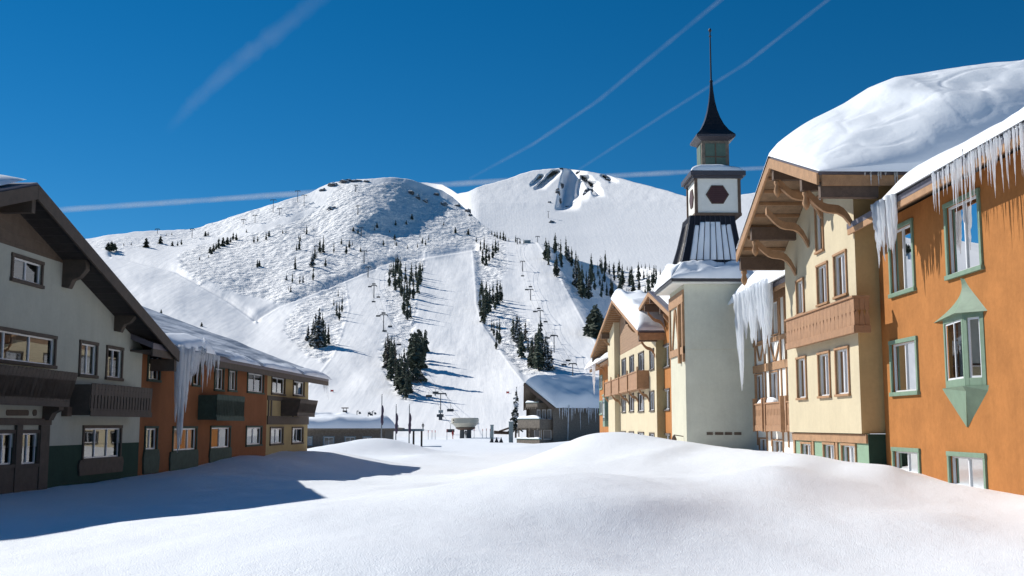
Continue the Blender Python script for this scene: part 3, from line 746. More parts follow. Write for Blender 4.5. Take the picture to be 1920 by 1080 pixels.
def gable_roof(root, fr, Xv, Xw, Xb, apex, left, right, mats, t=0.22, barge=0.30, purl=(0.0, .5, .97), trim='brown', soffit='soffit', batt=True, brk=None):
    """two slopes meeting on a ridge that runs back from the verge plane Xv; Xw is the wall under it. apex, left, right are (y, z) of the top line"""
    s = 1 if Xb > Xv else -1
    for e in (left, right):
        mb = MB(); mb.slab([(Xv, apex[0], apex[1]), (Xv, e[0], e[1]), (Xb, e[0], e[1]), (Xb, apex[0], apex[1])], t * .45)
        mb.build('roof', M['edge'], root, fr=fr)
        mb = MB(); d = t * .45 + .004
        mb.slab([(Xv + s * .03, apex[0], apex[1] - d), (Xv + s * .03, e[0], e[1] - d), (Xb, e[0], e[1] - d), (Xb, apex[0], apex[1] - d)], t * .5)
        mb.build('soffit', M[soffit], root, fr=fr)
        mb = MB()
        zc = lambda f: (apex[0] + (e[0] - apex[0]) * f, apex[1] + (e[1] - apex[1]) * f)
        mb.hexa([(Xv - s * .05, apex[0], apex[1] - barge - .05), (Xv + s * .025, apex[0], apex[1] - barge - .05), (Xv + s * .025, e[0], e[1] - barge - .05), (Xv - s * .05, e[0], e[1] - barge - .05),
                 (Xv - s * .05, apex[0], apex[1] - .07), (Xv + s * .025, apex[0], apex[1] - .07), (Xv + s * .025, e[0], e[1] - .07), (Xv - s * .05, e[0], e[1] - .07)])
        mb.build('barge_board', M[trim], root, fr=fr, bevel=.01)
        if batt:      # rafters seen from below
            n = int(abs(e[0] - apex[0]) / .62)
            for k in range(1, n):
                y, z = zc(k / n); mb = MB(); mb.bar((Xv + s * .1, y, z - t - .05), (Xw - s * .02, y, z - t - .05), .06, .10); mb.build('rafter', M[trim], root, fr=fr)
    for e in (left, right):
        for f in purl:
            if f == 0 and e is right: continue
            mb = MB()
            y = apex[0] + (e[0] - apex[0]) * f; z = apex[1] + (e[1] - apex[1]) * f
            mb.box(Xv + s * .06, Xw + s * .05, y - .11, y + .11, z - t - .52, z - t - .07); mb.build('purlin', M[trim if trim != 'brown' else 'dbrown'], root, fr=fr, bevel=.015)
    if brk:
        for e in (left, right):
            for f in brk:
                if f == 0 and e is right: continue
                y = apex[0] + (e[0] - apex[0]) * f; z = apex[1] + (e[1] - apex[1]) * f - t - .5
                mb = MB(); bracket(mb, lambda x, a, z_: (x, a, z_), y, .16, Xw - s * .05, z - abs(Xw - Xv) * .85, Xv + s * .25, z - .08, th=.20)
                mb.build('bracket', M[trim], root, fr=fr)
def snow_patch(name, corners, tmax, label, fr=W, nu=28, nv=28, p=5.0, seed=0.0, lump=0.25, edges=(1, 1, 1, 1), group='snow lying on the roofs', freq=0.45, mat_='snowr'):
    """snow lying on a sloped quad (a, b, c, d); thickness dies out with a rounded lip on the edges flagged (ab, bc, cd, da)"""
    a, b, c, d = [Vector(q) for q in corners]
    up = (b - a).cross(d - a).normalized(); up = up if up.z > 0 else -up
    up = (up + Vector((0, 0, 1.2))).normalized(); top, bot = [], []
    warp = lambda t: 0.5 - 0.5 * math.cos(math.pi * t)
    for i in range(nu + 1):
        u = warp(i / nu); r1, r2 = [], []
        for j in range(nv + 1):
            v = warp(j / nv); q = (a * (1 - u) + b * u) * (1 - v) + (d * (1 - u) + c * u) * v
            k = 1.0
            if edges[3]: k *= max(0, 1 - (1 - min(1, u * p * .55)) ** 2) ** .5
            if edges[1]: k *= max(0, 1 - (1 - min(1, (1 - u) * p * .55)) ** 2) ** .5
            if edges[0]: k *= max(0, 1 - (1 - min(1, v * p * .55)) ** 2) ** .5
            if edges[2]: k *= max(0, 1 - (1 - min(1, (1 - v) * p * .55)) ** 2) ** .5
            h = tmax * k * (1 + lump * 2 * float(fbm(np.array(q.x * freq + seed), np.array(q.y * freq + q.z * freq * .66 + seed * 1.7), 3)))
            r1.append(q + up * max(h, 0)); r2.append(q - Vector((0, 0, .005)))
        top.append(r1); bot.append(r2)
    mb = MB(); mb.grid(top); mb.grid([row[::-1] for row in bot])
    for row_t, row_b in ((top[0], bot[0]), (top[-1], bot[-1]), ([r[0] for r in top], [r[0] for r in bot]), ([r[-1] for r in top], [r[-1] for r in bot])):
        mb.grid([row_t, row_b])
    base = tuple((a + b + c + d) / 4)
    o = mb.build(name, M[mat_], base=base, fr=fr, smooth=True)
    return tag(o, label, 'snow', group)
# icicles: four shapes, copied and scaled one by one
def icicle_proto(seed):
    rg = random.Random(seed); mb = MB(); P, R_ = [], []; x = y = 0
    for k in range(11):
        t = k / 10; P.append((x, y, -t)); R_.append(max((1 - t) ** .8 * (1 + .22 * math.sin(t * 23 + seed) + rg.uniform(-.12, .12)), .04)); x += rg.uniform(-.006, .006); y += rg.uniform(-.006, .006)
    mb.tube(P, R_, n=7)
    me = bpy.data.meshes.new('icicle'); me.from_pydata(mb.v, [], mb.f); me.materials.append(M['ice']); me.polygons.foreach_set('use_smooth', [True] * len(mb.f)); me.update()
    return me
ICI = [icicle_proto(s) for s in range(5)]
def icicle(p, length, rad, label, group, fr=W):
    o = bpy.data.objects.new('icicle', random.choice(ICI)); COL.objects.link(o)
    o.location = fr.out(p); o.scale = (rad, rad, length); o.rotation_euler = (random.uniform(-.03, .03), random.uniform(-.03, .03), random.uniform(0, 6))
    BASE[o.name] = p
    return tag(o, label, 'icicle', group)
def ice_curtain(name, pts, label, fr=W, th=0.16, seed=0, group=None):
    """frozen sheet: pts = list of (x, y, ztop, zbottom) along the eave; each strand is a ribbed tongue fused to the next"""
    mb = MB(); rg = random.Random(seed)
    for (x, y, zt, zb) in pts:
        n = 9; P, R_ = [], []
        for k in range(n + 1):
            t = k / n; P.append((x + rg.uniform(-.012, .012), y + rg.uniform(-.02, .02), zt + (zb - zt) * t)); R_.append(th * max((1 - t) ** .55, .08) * rg.uniform(.8, 1.2))
        mb.tube(P, R_, n=8)
    o = mb.build(name, M['ice'], base=(pts[0][0], pts[0][1], pts[0][2]), fr=fr, smooth=True)
    return tag(o, label, 'icicles', group)

# ================================================================ the orange building, nearest on the right
XO, YO1, YO0 = 11.08, 31.62, 13.0
FO = ('x', XO, -1)
ob = thing('orange_building', 'bright orange stucco building with sage green window frames and an oriel', 'building', (XO, 24, -2))
OW = [((1666, 431), (1718, 545), 1), ((1771, 384), (1845, 505), 1), ((1669, 640), (1725, 740), 1), ((1674, 838), (1729, 915), 1), ((1778, 846), (1855, 960), 1)]
ow = [rect_on(FO, W, a, b) for a, b, _ in OW]
ow[3] = (ow[3][0], ow[3][1], -2.0, ow[3][3]); ow[4] = (ow[4][0], ow[4][1], -2.3, ow[4][3])
EO = 0.78; XE = XO - EO
ze = onX(1740, 358, XE)[1]           # underside of the fascia
zr = ze + 0.3
mb = MB(); CW = .11
orl = rect_on(FO, W, (1769, 600), (1851, 722))
mb.wall(FO, YO0, YO1, -3.2, ze + .25, [hole_of(w, CW) for w in ow])
mb.face([(XO, YO0, -3.2), (XO + 9, YO0, -3.2), (XO + 9, YO0, ze + 3), (XO, YO0, ze + .25)])
mb.face([(XO, YO1, -3.2), (XO + 9, YO1, -3.2), (XO + 9, YO1, ze + 3), (XO, YO1, ze + .25)])
mb.face([(XO + 9, YO0, -3.2), (XO + 9, YO1, -3.2), (XO + 9, YO1, ze + 3), (XO + 9, YO0, ze + 3)])
mb.build('wall', M['orange'], ob)
for w, c in zip(ow, ('half', None, 'curtain', 'half', 'curtain')):
    window(ob, FO, w, M['sage'], CW, curtain=c)
yl = onX(1588, 440, XE)[0]
mb = MB(); mb.slab([(XE, YO0 - .4, zr), (XE, yl, zr), (XO + 9, yl, zr + 3.1), (XO + 9, YO0 - .4, zr + 3.1)], .16); mb.build('roof', M['edge'], ob)
mb = MB(); mb.box(XE + .003, XE + .06, YO0 - .38, yl - .02, ze - .03, zr - .16); mb.build('fascia', M['brown'], ob, bevel=.01)
mb = MB(); mb.slab([(XE + .06, YO0 - .38, zr - .165), (XE + .06, yl - .02, zr - .165), (XO + .3, yl - .02, zr + .16), (XO + .3, YO0 - .38, zr + .16)], .04); mb.build('soffit', M['soffit'], ob)
# oriel: two glazed sides meeting on an arris, bell roof above, pointed corbel below
PX_ = .24; yc = onX(1808, 650, XO - PX_)[0]; za = orl[3]; zb = orl[2]; yn, yf = orl[0], orl[1]; ytip = onX(1815, 801, XO)[0]; ypk = onX(1806, 522, XO)[0]
ori = MB()
def oriel_side(y0, name_):
    """one canted face from the wall at y0 to the arris"""
    A = Vector((XO, y0, 0)); B = Vector((XO - PX_, yc, 0)); d = (B - A); ln = d.length; d.normalize(); nrm = Vector((-abs(d.y), d.x * (1 if d.y > 0 else -1), 0)); nrm.normalize()
    if nrm.x > 0: nrm = -nrm
    def bx(m_, u0, u1, z0, z1, o0, o1):
        pts = []
        for z in (z0, z1):
            for u, o_ in ((u0, o0), (u1, o0), (u1, o1), (u0, o1)):
                q = A + d * u + nrm * o_; pts.append((q.x, q.y, z))
        m_.hexa(pts)
    c = .12; m1 = MB(); bx(m1, 0, c, zb, za, -.05, .02); bx(m1, ln - c, ln, zb, za, -.05, .02); bx(m1, c, ln - c, za - c, za, -.05, .02); bx(m1, c, ln - c, zb, zb + c * 1.5, -.05, .02)
    p = m1.build('window', M['sage'], ob, bevel=.008)
    s_ = MB(); t = .045
    for u0, u1 in ((c, c + t), (ln - c - t, ln - c)) + ((((ln - t) / 2, (ln + t) / 2),) if ln > 1.2 else ()): bx(s_, u0, u1, zb + c * 1.5, za - c, -.045, -.012)
    bx(s_, c + t, ln - c - t, za - c - t, za - c, -.045, -.012); bx(s_, c + t, ln - c - t, zb + c * 1.5, zb + c * 1.5 + t, -.045, -.012); s_.build('sash', M['sash'], p)
    g = MB(); q = [A + d * c - nrm * .03, B - d * c - nrm * .03]; g.face([(q[0].x, q[0].y, zb + .1), (q[1].x, q[1].y, zb + .1), (q[1].x, q[1].y, za - .1), (q[0].x, q[0].y, za - .1)]); g.build('pane', M['glass'], p)
    cu = MB(); P = []
    for z in (zb + .1, za - .1):
        P.append([tuple(A + d * (c + (ln - 2 * c) * (.35 + .5 * i / 16)) - nrm * (.12 + .02 * math.sin(i * 2.2)) + Vector((0, 0, z))) for i in range(17)])
    cu.grid(P); cu.build('curtain', M['curtain'], p, smooth=True)
oriel_side(yf, 0); oriel_side(yn, 1)
ztop = onX(1806, 522, XO)[1]; zlow = onX(1815, 801, XO)[1]
mb = MB(); n = 10; P = []
for k in range(n + 1):
    t = k / n; f = (1 - t) ** 1.9 * 1.0 + .10 * (1 - t) + .06; q = 1.18 * f
    z = za + (ztop - za) * t
    w_ = t ** 1.3; cy_ = yc * (1 - w_) + ypk * w_; m_ = .45 * (yf - yn); a_ = (yf - yc) * (1 - w_) + m_ * w_; b_ = (yn - yc) * (1 - w_) - m_ * w_
    P.append([(XO, cy_ + a_ * q, z - .02), (XO - PX_ * q * 1.15 - .05, cy_, z), (XO, cy_ + b_ * q, z - .02)])
mb.grid(P); mb.face([P[0][0], P[0][1], P[0][2]]); mb.face(P[-1])
mb.build('oriel_roof', M['sage'], ob)
mb = MB(); q = 1.16; A_, B_, C_ = (XO, yc + (yf - yc) * q, zb), (XO - PX_ * q - .05, yc, zb), (XO, yc + (yn - yc) * q, zb)
A2, B2, C2 = [(x, yc + (y - yc) * .92, zb - .12) if i != 1 else (XO - PX_ * 1.05, yc, zb - .12) for i, (x, y, z) in enumerate((A_, B_, C_))]
tip = (XO, ytip, zlow); ap = (XO - .03, ytip, zlow)
mb.face([A_, B_, C_]); mb.face([A_, B_, B2, A2]); mb.face([B_, C_, C2, B2]); mb.face([A2, B2, ap, tip]); mb.face([B2, C2, tip, ap])
mb.build('oriel_corbel', M['sage'], ob)
# snow strip and icicles along its eave
y0s, y1s = YO0, onX(1648, 395, XE)[0]
snow_patch('snow_drift', [(XE - .12, y0s, zr + .02), (XE - .12, y1s, zr + .02), (XO + 8, y1s, zr + 2.9), (XO + 8, y0s, zr + 2.9)], .42, 'thick white snow strip along the eave of the bright orange building', nu=60, nv=30, p=14, seed=3.1, lump=.35)
rg = random.Random(11)
lab = 'clear icicle in the dense fringe along the orange building eave'
y = onX(1752, 340, XE)[0]
k = 0
while y > 20.6:
    px_est = 923 + FPX * XE / y
    ln = rg.choice([.4, .6, .75, .95, 1.15, 1.45]) * rg.uniform(.75, 1.15) * (0.75 + .25 * min(1, (px_est - 1740) / 90)) * (1.0 if px_est < 1860 else .75)
    icicle((XE - .07 + rg.uniform(-.05, .05), y, zr - .02 + rg.uniform(-.03, .05)), ln, rg.uniform(.016, .034), lab, 'icicle fringe of the orange building')
    y -= rg.uniform(.04, .085)
pts = []
rg = random.Random(5)
for i in range(26):
    px = 1634 + 44 * i / 25; yy = onX(px, 420, XE - .1)[0]
    env = np.interp(px, [1634, 1642, 1648, 1658, 1668, 1674, 1678], [418, 440, 505, 470, 486, 470, 440]) - rg.uniform(0, 26)
    pts.append((XE - .1 + rg.uniform(-.08, .1), yy, zr + .04, onX(px, env, XE - .1)[1]))
ice_curtain('ice_cluster', pts, 'cluster of fused ice hanging off the orange building eave at its far corner', th=.065, seed=4)

# ================================================================ cream gabled building
XC = 10.45; FC = ('x', XC, -1)
YC0 = 31.75; YC1 = onX(1480, 790, XC)[0]
cb = thing('cream_building', 'cream stucco building with a deep bracketed gable and a carved balcony', 'building', (XC, 35, -2))
CWIN = [((1493.3, 526.7), (1510, 589), 1), ((1531.7, 498.3), (1555, 569), 1), ((1563.3, 478.3), (1590.7, 553), 1), ((1527.7, 372), (1546, 470), 0),
        ((1494, 670.6), (1514.7, 749), 0), ((1534, 662), (1559.4, 745.5), 1), ((1566.3, 653.3), (1595.6, 742), 1)]
cw_ = [rect_on(FC, W, a, b) for a, b, _ in CWIN]
zbay = onX(1548, 811.5, XC)[1]
XV = 8.85
ap = onX(1444, 293, XV); lf = onX(1382, 471, XV); rt = onX(1534, 320, XV)
def ctop(y):
    return (ap[1] + (rt[1] - ap[1]) * (ap[0] - y) / (ap[0] - rt[0]) if y < ap[0] else ap[1] + (lf[1] - ap[1]) * (y - ap[0]) / (lf[0] - ap[0])) - .3
mb = MB(); mb.wall(FC, YC0, YC1, zbay, ap[1], [hole_of(w, .07) for w in cw_], top=ctop, extra=(ap[0],))
mb.build('wall', M['cream'], cb)
mb = MB(); zz = rt[1] - .3
mb.face([(XC, YC0, zbay), (XC + 8, YC0, zbay), (XC + 8, YC0, ctop(YC0)), (XC, YC0, ctop(YC0))]); mb.build('side_wall', M['tan'], cb)
mb = MB(); mb.face([(XC, YC1, zbay), (XC + 8, YC1, zbay), (XC + 8, YC1, ctop(YC1)), (XC, YC1, ctop(YC1))]); mb.face([(XC + 8, YC0, -3), (XC + 8, YC1, -3), (XC + 8, YC1, 7), (XC + 8, YC0, 7)])
mb.build('far_wall', M['cream'], cb)
for i, w in enumerate(cw_):
    window(cb, FC, w, M['brown'], .07, curtain=('blind' if i != 3 else None), mull=CWIN[i][2], sash='sash')
# the recessed ground floor under it
XG = XC + .14; FG = ('x', XG, -1)
mb = MB(); mb.face([(XC, YC0, zbay), (XC + .3, YC0, zbay), (XC + .3, YC1, zbay), (XC, YC1, zbay)]); mb.build('bay_underside', M['brown'], cb)
gw = [rect_on(FG, W, a, b) for a, b in (((1502.8, 828), (1524.8, 880)), ((1544.3, 829), (1568.9, 880)), ((1578.3, 830.5), (1608, 880)))]
gw = [(a, b, -2.6, d) for a, b, c, d in gw]
zg = onX(1500, 825.5, XG)[1]
mb = MB(); mb.wall(FG, YC0 - .12, YC1, -3.2, zbay - .002, [hole_of(w, .07) for w in gw]); mb.build('ground_floor_wall', M['sagewall'], cb)
mb = MB(); mb.face([(XG, YC0 - .12, -3.2), (XG + 4, YC0 - .12, -3.2), (XG + 4, YC0 - .12, zbay - .01), (XG, YC0 - .12, zbay - .01)]); mb.build('ground_floor_side', M['dgreen'], cb)
mb = MB(); mb.fbox(FG, YC0 - .10, YC1, zg, zbay - .02, .003, .06)
mb.build('band', M['brown'], cb, bevel=.008)
for w in gw: window(cb, FG, w, M['brown'], .07, curtain='blind')
mb = MB()
for px in (1491, 1525.8, 1570.5): yy = onX(px, 840, XG)[0]; mb.fbox(FG, yy - .1, yy + .1, -3, zg - .003, .003, .04)
mb.build('posts', M['brown'], cb)
gable_roof(cb, W, XV, XC, XC + 8.5, ap, lf, rt, None, t=.26, barge=.34, purl=(0.0, .62, .97), brk=None)
for f, e in ((0, lf), (.62, lf), (.62, rt), (.3, lf)):
    y = ap[0] + (e[0] - ap[0]) * f; z = ap[1] + (e[1] - ap[1]) * f - .75
    mb = MB(); bracket(mb, lambda x, a, z_: (x, a, z_), y, .17, XC - .04, z - 1.15, XV + .2, z - .06, th=.24); mb.build('bracket', M['brown'], cb)
# turned drops under the purlin ends
for f, e in ((0, lf), (.62, lf), (.62, rt), (.97, lf)):
    mb = MB()
    y = ap[0] + (e[0] - ap[0]) * f; z = ap[1] + (e[1] - ap[1]) * f - .76
    mb.tube([(XV + .2, y, z), (XV + .2, y, z - .12), (XV + .2, y, z - .2), (XV + .2, y, z - .38), (XV + .2, y, z - .5), (XV + .2, y, z - .58)], [.09, .11, .07, .12, .08, .02], n=8); mb.build('purlin_drop', M['brown'], cb, smooth=True)

# near eave of the gable running back to the right
mb = MB(); mb.box(XV + .08, XC + 8.4, rt[0] - .06, rt[0] + .0, rt[1] - .42, rt[1] - .12); mb.build('fascia', M['brown'], cb, bevel=.01)
# balcony
XBAL = 10.13; FB = ('x', XBAL, -1)
b_tl = onX(1473.5, 604.5, XBAL); b_bl = onX(1474.4, 658, XBAL); yb0 = onX(1602, 600, XBAL)[0]; ytop = (b_tl[1] + onX(1602, 547, XBAL)[1]) / 2; ybot = (b_bl[1] + onX(1600, 622, XBAL)[1]) / 2
bal = MB(); planks(bal, FB, yb0, b_tl[0], ybot + .22, ytop - .06, -.035, 0, 20, cut=[(.42, .07, .035, 'v')])
bo = bal.build('balcony', M['balc'], cb, bevel=.004)
r_ = MB(); r_.fbox(FB, yb0 - .03, b_tl[0] + .03, ytop - .06, ytop, -.07, .05); r_.build('rail', M['balc'], bo, bevel=.01)
r_ = MB(); r_.fbox(FB, yb0 - .02, b_tl[0] + .02, ybot, ybot + .217, -.06, .03); r_.build('kick_board', M['balc'], bo, bevel=.01)
r_ = MB(); FE = ('y', yb0, -1); planks(r_, FE, XBAL + .005, XC + .12, ybot + .2, ytop - .06, -.03, 0, 3, cut=[(.45, .09, .05, 'v')]); r_.fbox(FE, XBAL, XC + .13, ytop - .06, ytop, -.05, .04); r_.fbox(FE, XBAL, XC + .13, ybot, ybot + .2, -.05, .035)
r_.build('end_panel', M['balc'], bo)
r_ = MB(); r_.box(XBAL + .04, XC, yb0 + .03, b_tl[0], ybot + .05, ybot + .12); r_.build('deck', M['balc'], bo)

# the great drift on its roof: ridge line climbs to the right
def drift_top(x, y):
    rz = np.interp(x, [8.7, 9.1, 10.1, 11.3, 12.1, 12.95, 14.6, 16.6, 22], [ap[1] + .05, 8.95, 9.42, 10.0, 10.5, 10.85, 11.12, 11.4, 11.9])
    f = np.clip((35.1 - y) / (35.1 - rt[0] + .35), 0, 1)
    base = ap[1] + (rt[1] - ap[1]) * np.clip((ap[0] - y) / (ap[0] - rt[0]), 0, 1.1)
    thick = rz - ap[1]
    prof = np.where(f < 1, np.sqrt(np.clip(1 - f ** 3.2, 0, 1)), 0)
    end = np.sqrt(np.clip(1 - (1 - np.clip((x - XV + .05) / 1.6, 0, 1)) ** 2, 0, 1))
    bowl = np.exp(-((x - 12.6) / 1.5) ** 2 - ((y - 32.4) / 1.3) ** 2)
    wave = .38 * fbm(x * .42 + 1.3, y * .42 + 4.4, 3) * np.clip(f * 3, 0, 1)
    crack = -.045 * np.clip(1 - np.abs(fbm(x * .38 + 3.1, y * .55 + 1.2, 2)) * 16, 0, 1) - .02 * np.clip(1 - np.abs(fbm(x * .8 + 7.1, y * .9 + 5.2, 2)) * 14, 0, 1)
    crease = .30 * sstep(-.25, .25, (x - 12.0) + .6 * (y - 32.8)) * np.exp(-((y - 32.6) / 1.6) ** 2) * np.exp(-((x - 12.3) / 1.1) ** 2)
    th_ = (thick + .25 + wave + crack * np.clip(f * 4, 0, 1) - .24 * bowl + crease - .25 * sstep(.25, .75, f)) * prof
    # the far slope
    back = np.where(y > 35.1, np.sqrt(np.clip(1 - ((y - 35.1) / 4.2) ** 2, 0, 1)), 1)
    base = np.where(y > ap[0], ap[1] + (lf[1] - ap[1]) * (y - ap[0]) / (lf[0] - ap[0]), base)
    return base + .03 + np.maximum(th_, 0) * end * back
nx_, ny_ = 170, 120
xs = XV - .06 + (19 - XV) * np.linspace(0, 1, nx_) ** 1.3; ys = np.concatenate([rt[0] - .3 + (35.1 - rt[0] + .3) * np.linspace(0, 1, 94) ** 1.5, np.linspace(35.2, lf[0] - .1, 26)])
X_, Y_ = np.meshgrid(xs, ys); Z_ = drift_top(X_, Y_)
mb = MB(); T_ = [[(X_[i, j], Y_[i, j], Z_[i, j]) for j in range(nx_)] for i in range(ny_)]
mb.grid(T_)
und = lambda x, y: (ap[1] + (rt[1] - ap[1]) * (ap[0] - y) / (ap[0] - rt[0]) if y < ap[0] else ap[1] + (lf[1] - ap[1]) * (y - ap[0]) / (lf[0] - ap[0])) + .012
for row in (T_[0], T_[-1], [r[0] for r in T_], [r[-1] for r in T_]):
    mb.grid([row, [(x, y, und(x, y)) for x, y, z in row]])
tag(mb.build('snow_drift', M['snowr'], base=(11, 33, 8), smooth=True), 'huge wind shaped snow drift heaped on the cream building gable roof', 'snow', 'snow lying on the roofs')
rg = random.Random(21)
for k in range(19):
    x = rg.uniform(9.6, 13.6); icicle((x, rt[0] - .08, rt[1] - .06), rg.choice([.2, .35, .5, .7, .95]) * rg.uniform(.8, 1.2) * (1.0 if x > 11.0 else .5), rg.uniform(.018, .032), 'thin icicle under the big drift on the shaded cream building eave', 'icicles of the cream building eave')

# ================================================================ half timbered recess between cream building and tower
XR = 12.05; FR = ('x', XR, -1); YR0, YR1 = YC1 - .5, 51.35
hb = thing('half_timbered_wing', 'set back half timbered wing with white panels between the spire tower and the cream building', 'building', (XR, 46, -2))
hw = [rect_on(FR, W, a, b) for a, b in (((1448, 566), (1461, 627)), ((1419, 590), (1434, 640)), ((1444.5, 697), (1462, 758)), ((1416, 702), (1433, 760)), ((1424, 820), (1441, 860)), ((1448.6, 823), (1471, 870)))]
xe = 11.25; er = onX(1478, 522, xe); zer = er[1]
mb = MB(); mb.wall(FR, YR0, YR1, -3.2, zer + .3, [hole_of(w, .06) for w in hw]); mb.build('wall', M['white'], hb)
for w in hw: window(hb, FR, w, M['brown'], .06, curtain='blind', mull=1)
mb = MB()
zb1, zb0 = onX(1450, 679, XR)[1], onX(1450, 694, XR)[1]
zc1, zc0 = onX(1450, 632, XR)[1], onX(1450, 641, XR)[1]
mb.fbox(FR, YR0, YR1, zb0, zb1, .003, .08); mb.fbox(FR, YR0, YR1, zc0, zc1, .003, .06); mb.fbox(FR, YR0, YR1, zer - .25, zer + .1, .003, .07)
for px in (1417, 1434.5, 1443, 1464.5, 1474.5):
    yy = onX(px, 650, XR)[0]; mb.fbox(FR, yy - .09, yy + .09, zb1 + .002, zc0 - .002, .003, .065); mb.fbox(FR, yy - .09, yy + .09, zc1 + .002, zer - .252, .003, .065)
    mb.fbox(FR, yy - .07, yy + .07, -.9, zb0 - .002, .003, .05)
for pa, pb in (((1419, 645), (1425, 676)), ((1432, 645), (1427, 676)), ((1446, 645), (1453, 676)), ((1462, 645), (1455, 676))):
    a, b = onX(*pa, XR), onX(*pb, XR); mb.bar((XR - .035, a[0], a[1]), (XR - .035, b[0], b[1]), .05, .13, up=(0, 1, 0))
mb.build('timber_frame', M['brown'], hb, bevel=.008)
mb = MB(); mb.slab([(xe, YR0, zer + .12), (xe, YR1 + 1.5, zer + .12), (XR + 6, YR1 + 1.5, zer + 2.6), (XR + 6, YR0, zer + 2.6)], .18); mb.build('roof', M['edge'], hb)
mb = MB(); mb.box(xe + .003, xe + .06, YR0, YR1, zer - .22, zer - .065); mb.build('fascia', M['brown'], hb)
XRB = 11.6; FRB = ('x', XRB, -1)
for (a, b, n) in (((1413.5, 757), (1431, 808), 6), ((1434.5, 755), (1466, 809), 10), ((1474, 752), (1490, 809), 5)):
    w = rect_on(FRB, W, a, b); mb = MB(); planks(mb, FRB, w[0] + .12, w[1] - .12, w[2] + .25, w[3] - .06, -.03, 0, n, cut=[(.6, .14, .022, 's')])
    bo = mb.build('balcony', M['balc'], hb)
    r_ = MB(); r_.fbox(FRB, w[0] + .1, w[1] - .1, w[3] - .06, w[3], -.06, .04); r_.build('rail', M['balc'], bo)
    r_ = MB(); r_.fbox(FRB, w[0] + .1, w[1] - .1, w[2], w[2] + .247, -.05, .025); r_.build('kick_board', M['balc'], bo)
    r_ = MB(); r_.fbox(FRB, w[0] - .06, w[0] + .1, w[2] - .03, w[3] + .22, -.12, .05); r_.fbox(FRB, w[1] - .1, w[1] + .06, w[2] - .03, w[3] + .22, -.12, .05); r_.build('posts', M['balc'], bo)
    r_ = MB(); r_.box(XRB + .035, XR - .005, w[0], w[1], w[2] + .06, w[2] + .14); r_.build('deck', M['balc'], bo)
# snow spilling over that roof and the hanging sheet of ice
sx0 = xe - .35; za_ = zer + .12
snow_patch('snow_drift', [(sx0, YR0 + .2, za_ - .05), (sx0, YR1 + .3, za_ - .15), (XR + 4, YR1 + .3, za_ + 1.9), (XR + 4, YR0 + .2, za_ + 1.9)], 1.05, 'rounded snow mass spilling over the roof of the half timbered wing', nu=30, nv=30, p=7, seed=8.4, lump=.3)
pts = []; rg = random.Random(9)
for i in range(46):
    px = 1381 + 60 * i / 45; yy = onX(px, 560, sx0 + .05)[0]
    env = np.interp(px, [1380, 1384, 1388, 1391, 1396, 1404, 1414, 1420, 1427, 1434, 1441], [600, 690, 737, 690, 610, 640, 655, 600, 640, 680, 620]) - rg.uniform(0, 42) * (0 if 1386 < px < 1390 else 1)
    pts.append((sx0 + .05 + rg.uniform(-.10, .12), yy, za_ + .12, onX(px, env, sx0 + .05)[1]))
ice_curtain('ice_curtain', pts, 'wide white ice curtain with one very long spike beside the spire tower wall', th=.15, seed=12)
snow_patch('balcony_snow', [(XRB + .02, 46.6, onX(1424, 757, XRB)[1]), (XRB + .02, 49.3, onX(1424, 757, XRB)[1]), (XR - .1, 49.3, onX(1424, 757, XRB)[1]), (XR - .1, 46.6, onX(1424, 757, XRB)[1])], .28, 'small snow heap on the half timbered wing balcony', nu=10, nv=10, group='snow on balconies')

# ================================================================ the spire tower
TX0, TX1, TY0, TY1 = onY(1286, 700, 51.4)[0], onY(1417, 790, 51.4)[0], 51.4, 55.6
TCX = (TX0 + TX1) / 2; TCY = 53.5
tw = thing('spire_tower', 'pale stucco tower with snowy skirt roof, hexagon louvres and a needle spire', 'tower', (TCX, TCY, -2))
zt = onY(1340, 531, TY0)[1]
FT = ('y', TY0, -1)
mb = MB(); mb.box(TX0, TX1, TY0, TY1, -3.2, zt); mb.build('wall', M['grey'], tw)
FL_ = ('x', TX0, -1)
mb = MB(); mb.fbox(FL_, TY0 + .003, TY1 - .003, -3, zt - .003, .0, .012); mb.build('street_face', M['cream_pale'], tw)
zm = onY(1340, 655, TY0)[1]; mb = MB(); mb.fbox(FT, TX0 + .01, TX1 - .01, zm - .012, zm + .012, .0, .012); mb.build('joint', M['cream_pale'], tw)
mb = MB()
for x0, x1 in ((1325, 1336.5), (1340.5, 1356), (1359, 1372.5), (1376.5, 1390)):
    a = onY(x0, 810, TY0); b = onY(x1, 815.5, TY0)
    for k in range(3): z = a[1] + (b[1] - a[1]) * (k + .2) / 3; mb.fbox(FT, a[0], b[0], z - .035, z, .003, .03)
mb.build('vent', M['dbrown'], tw)
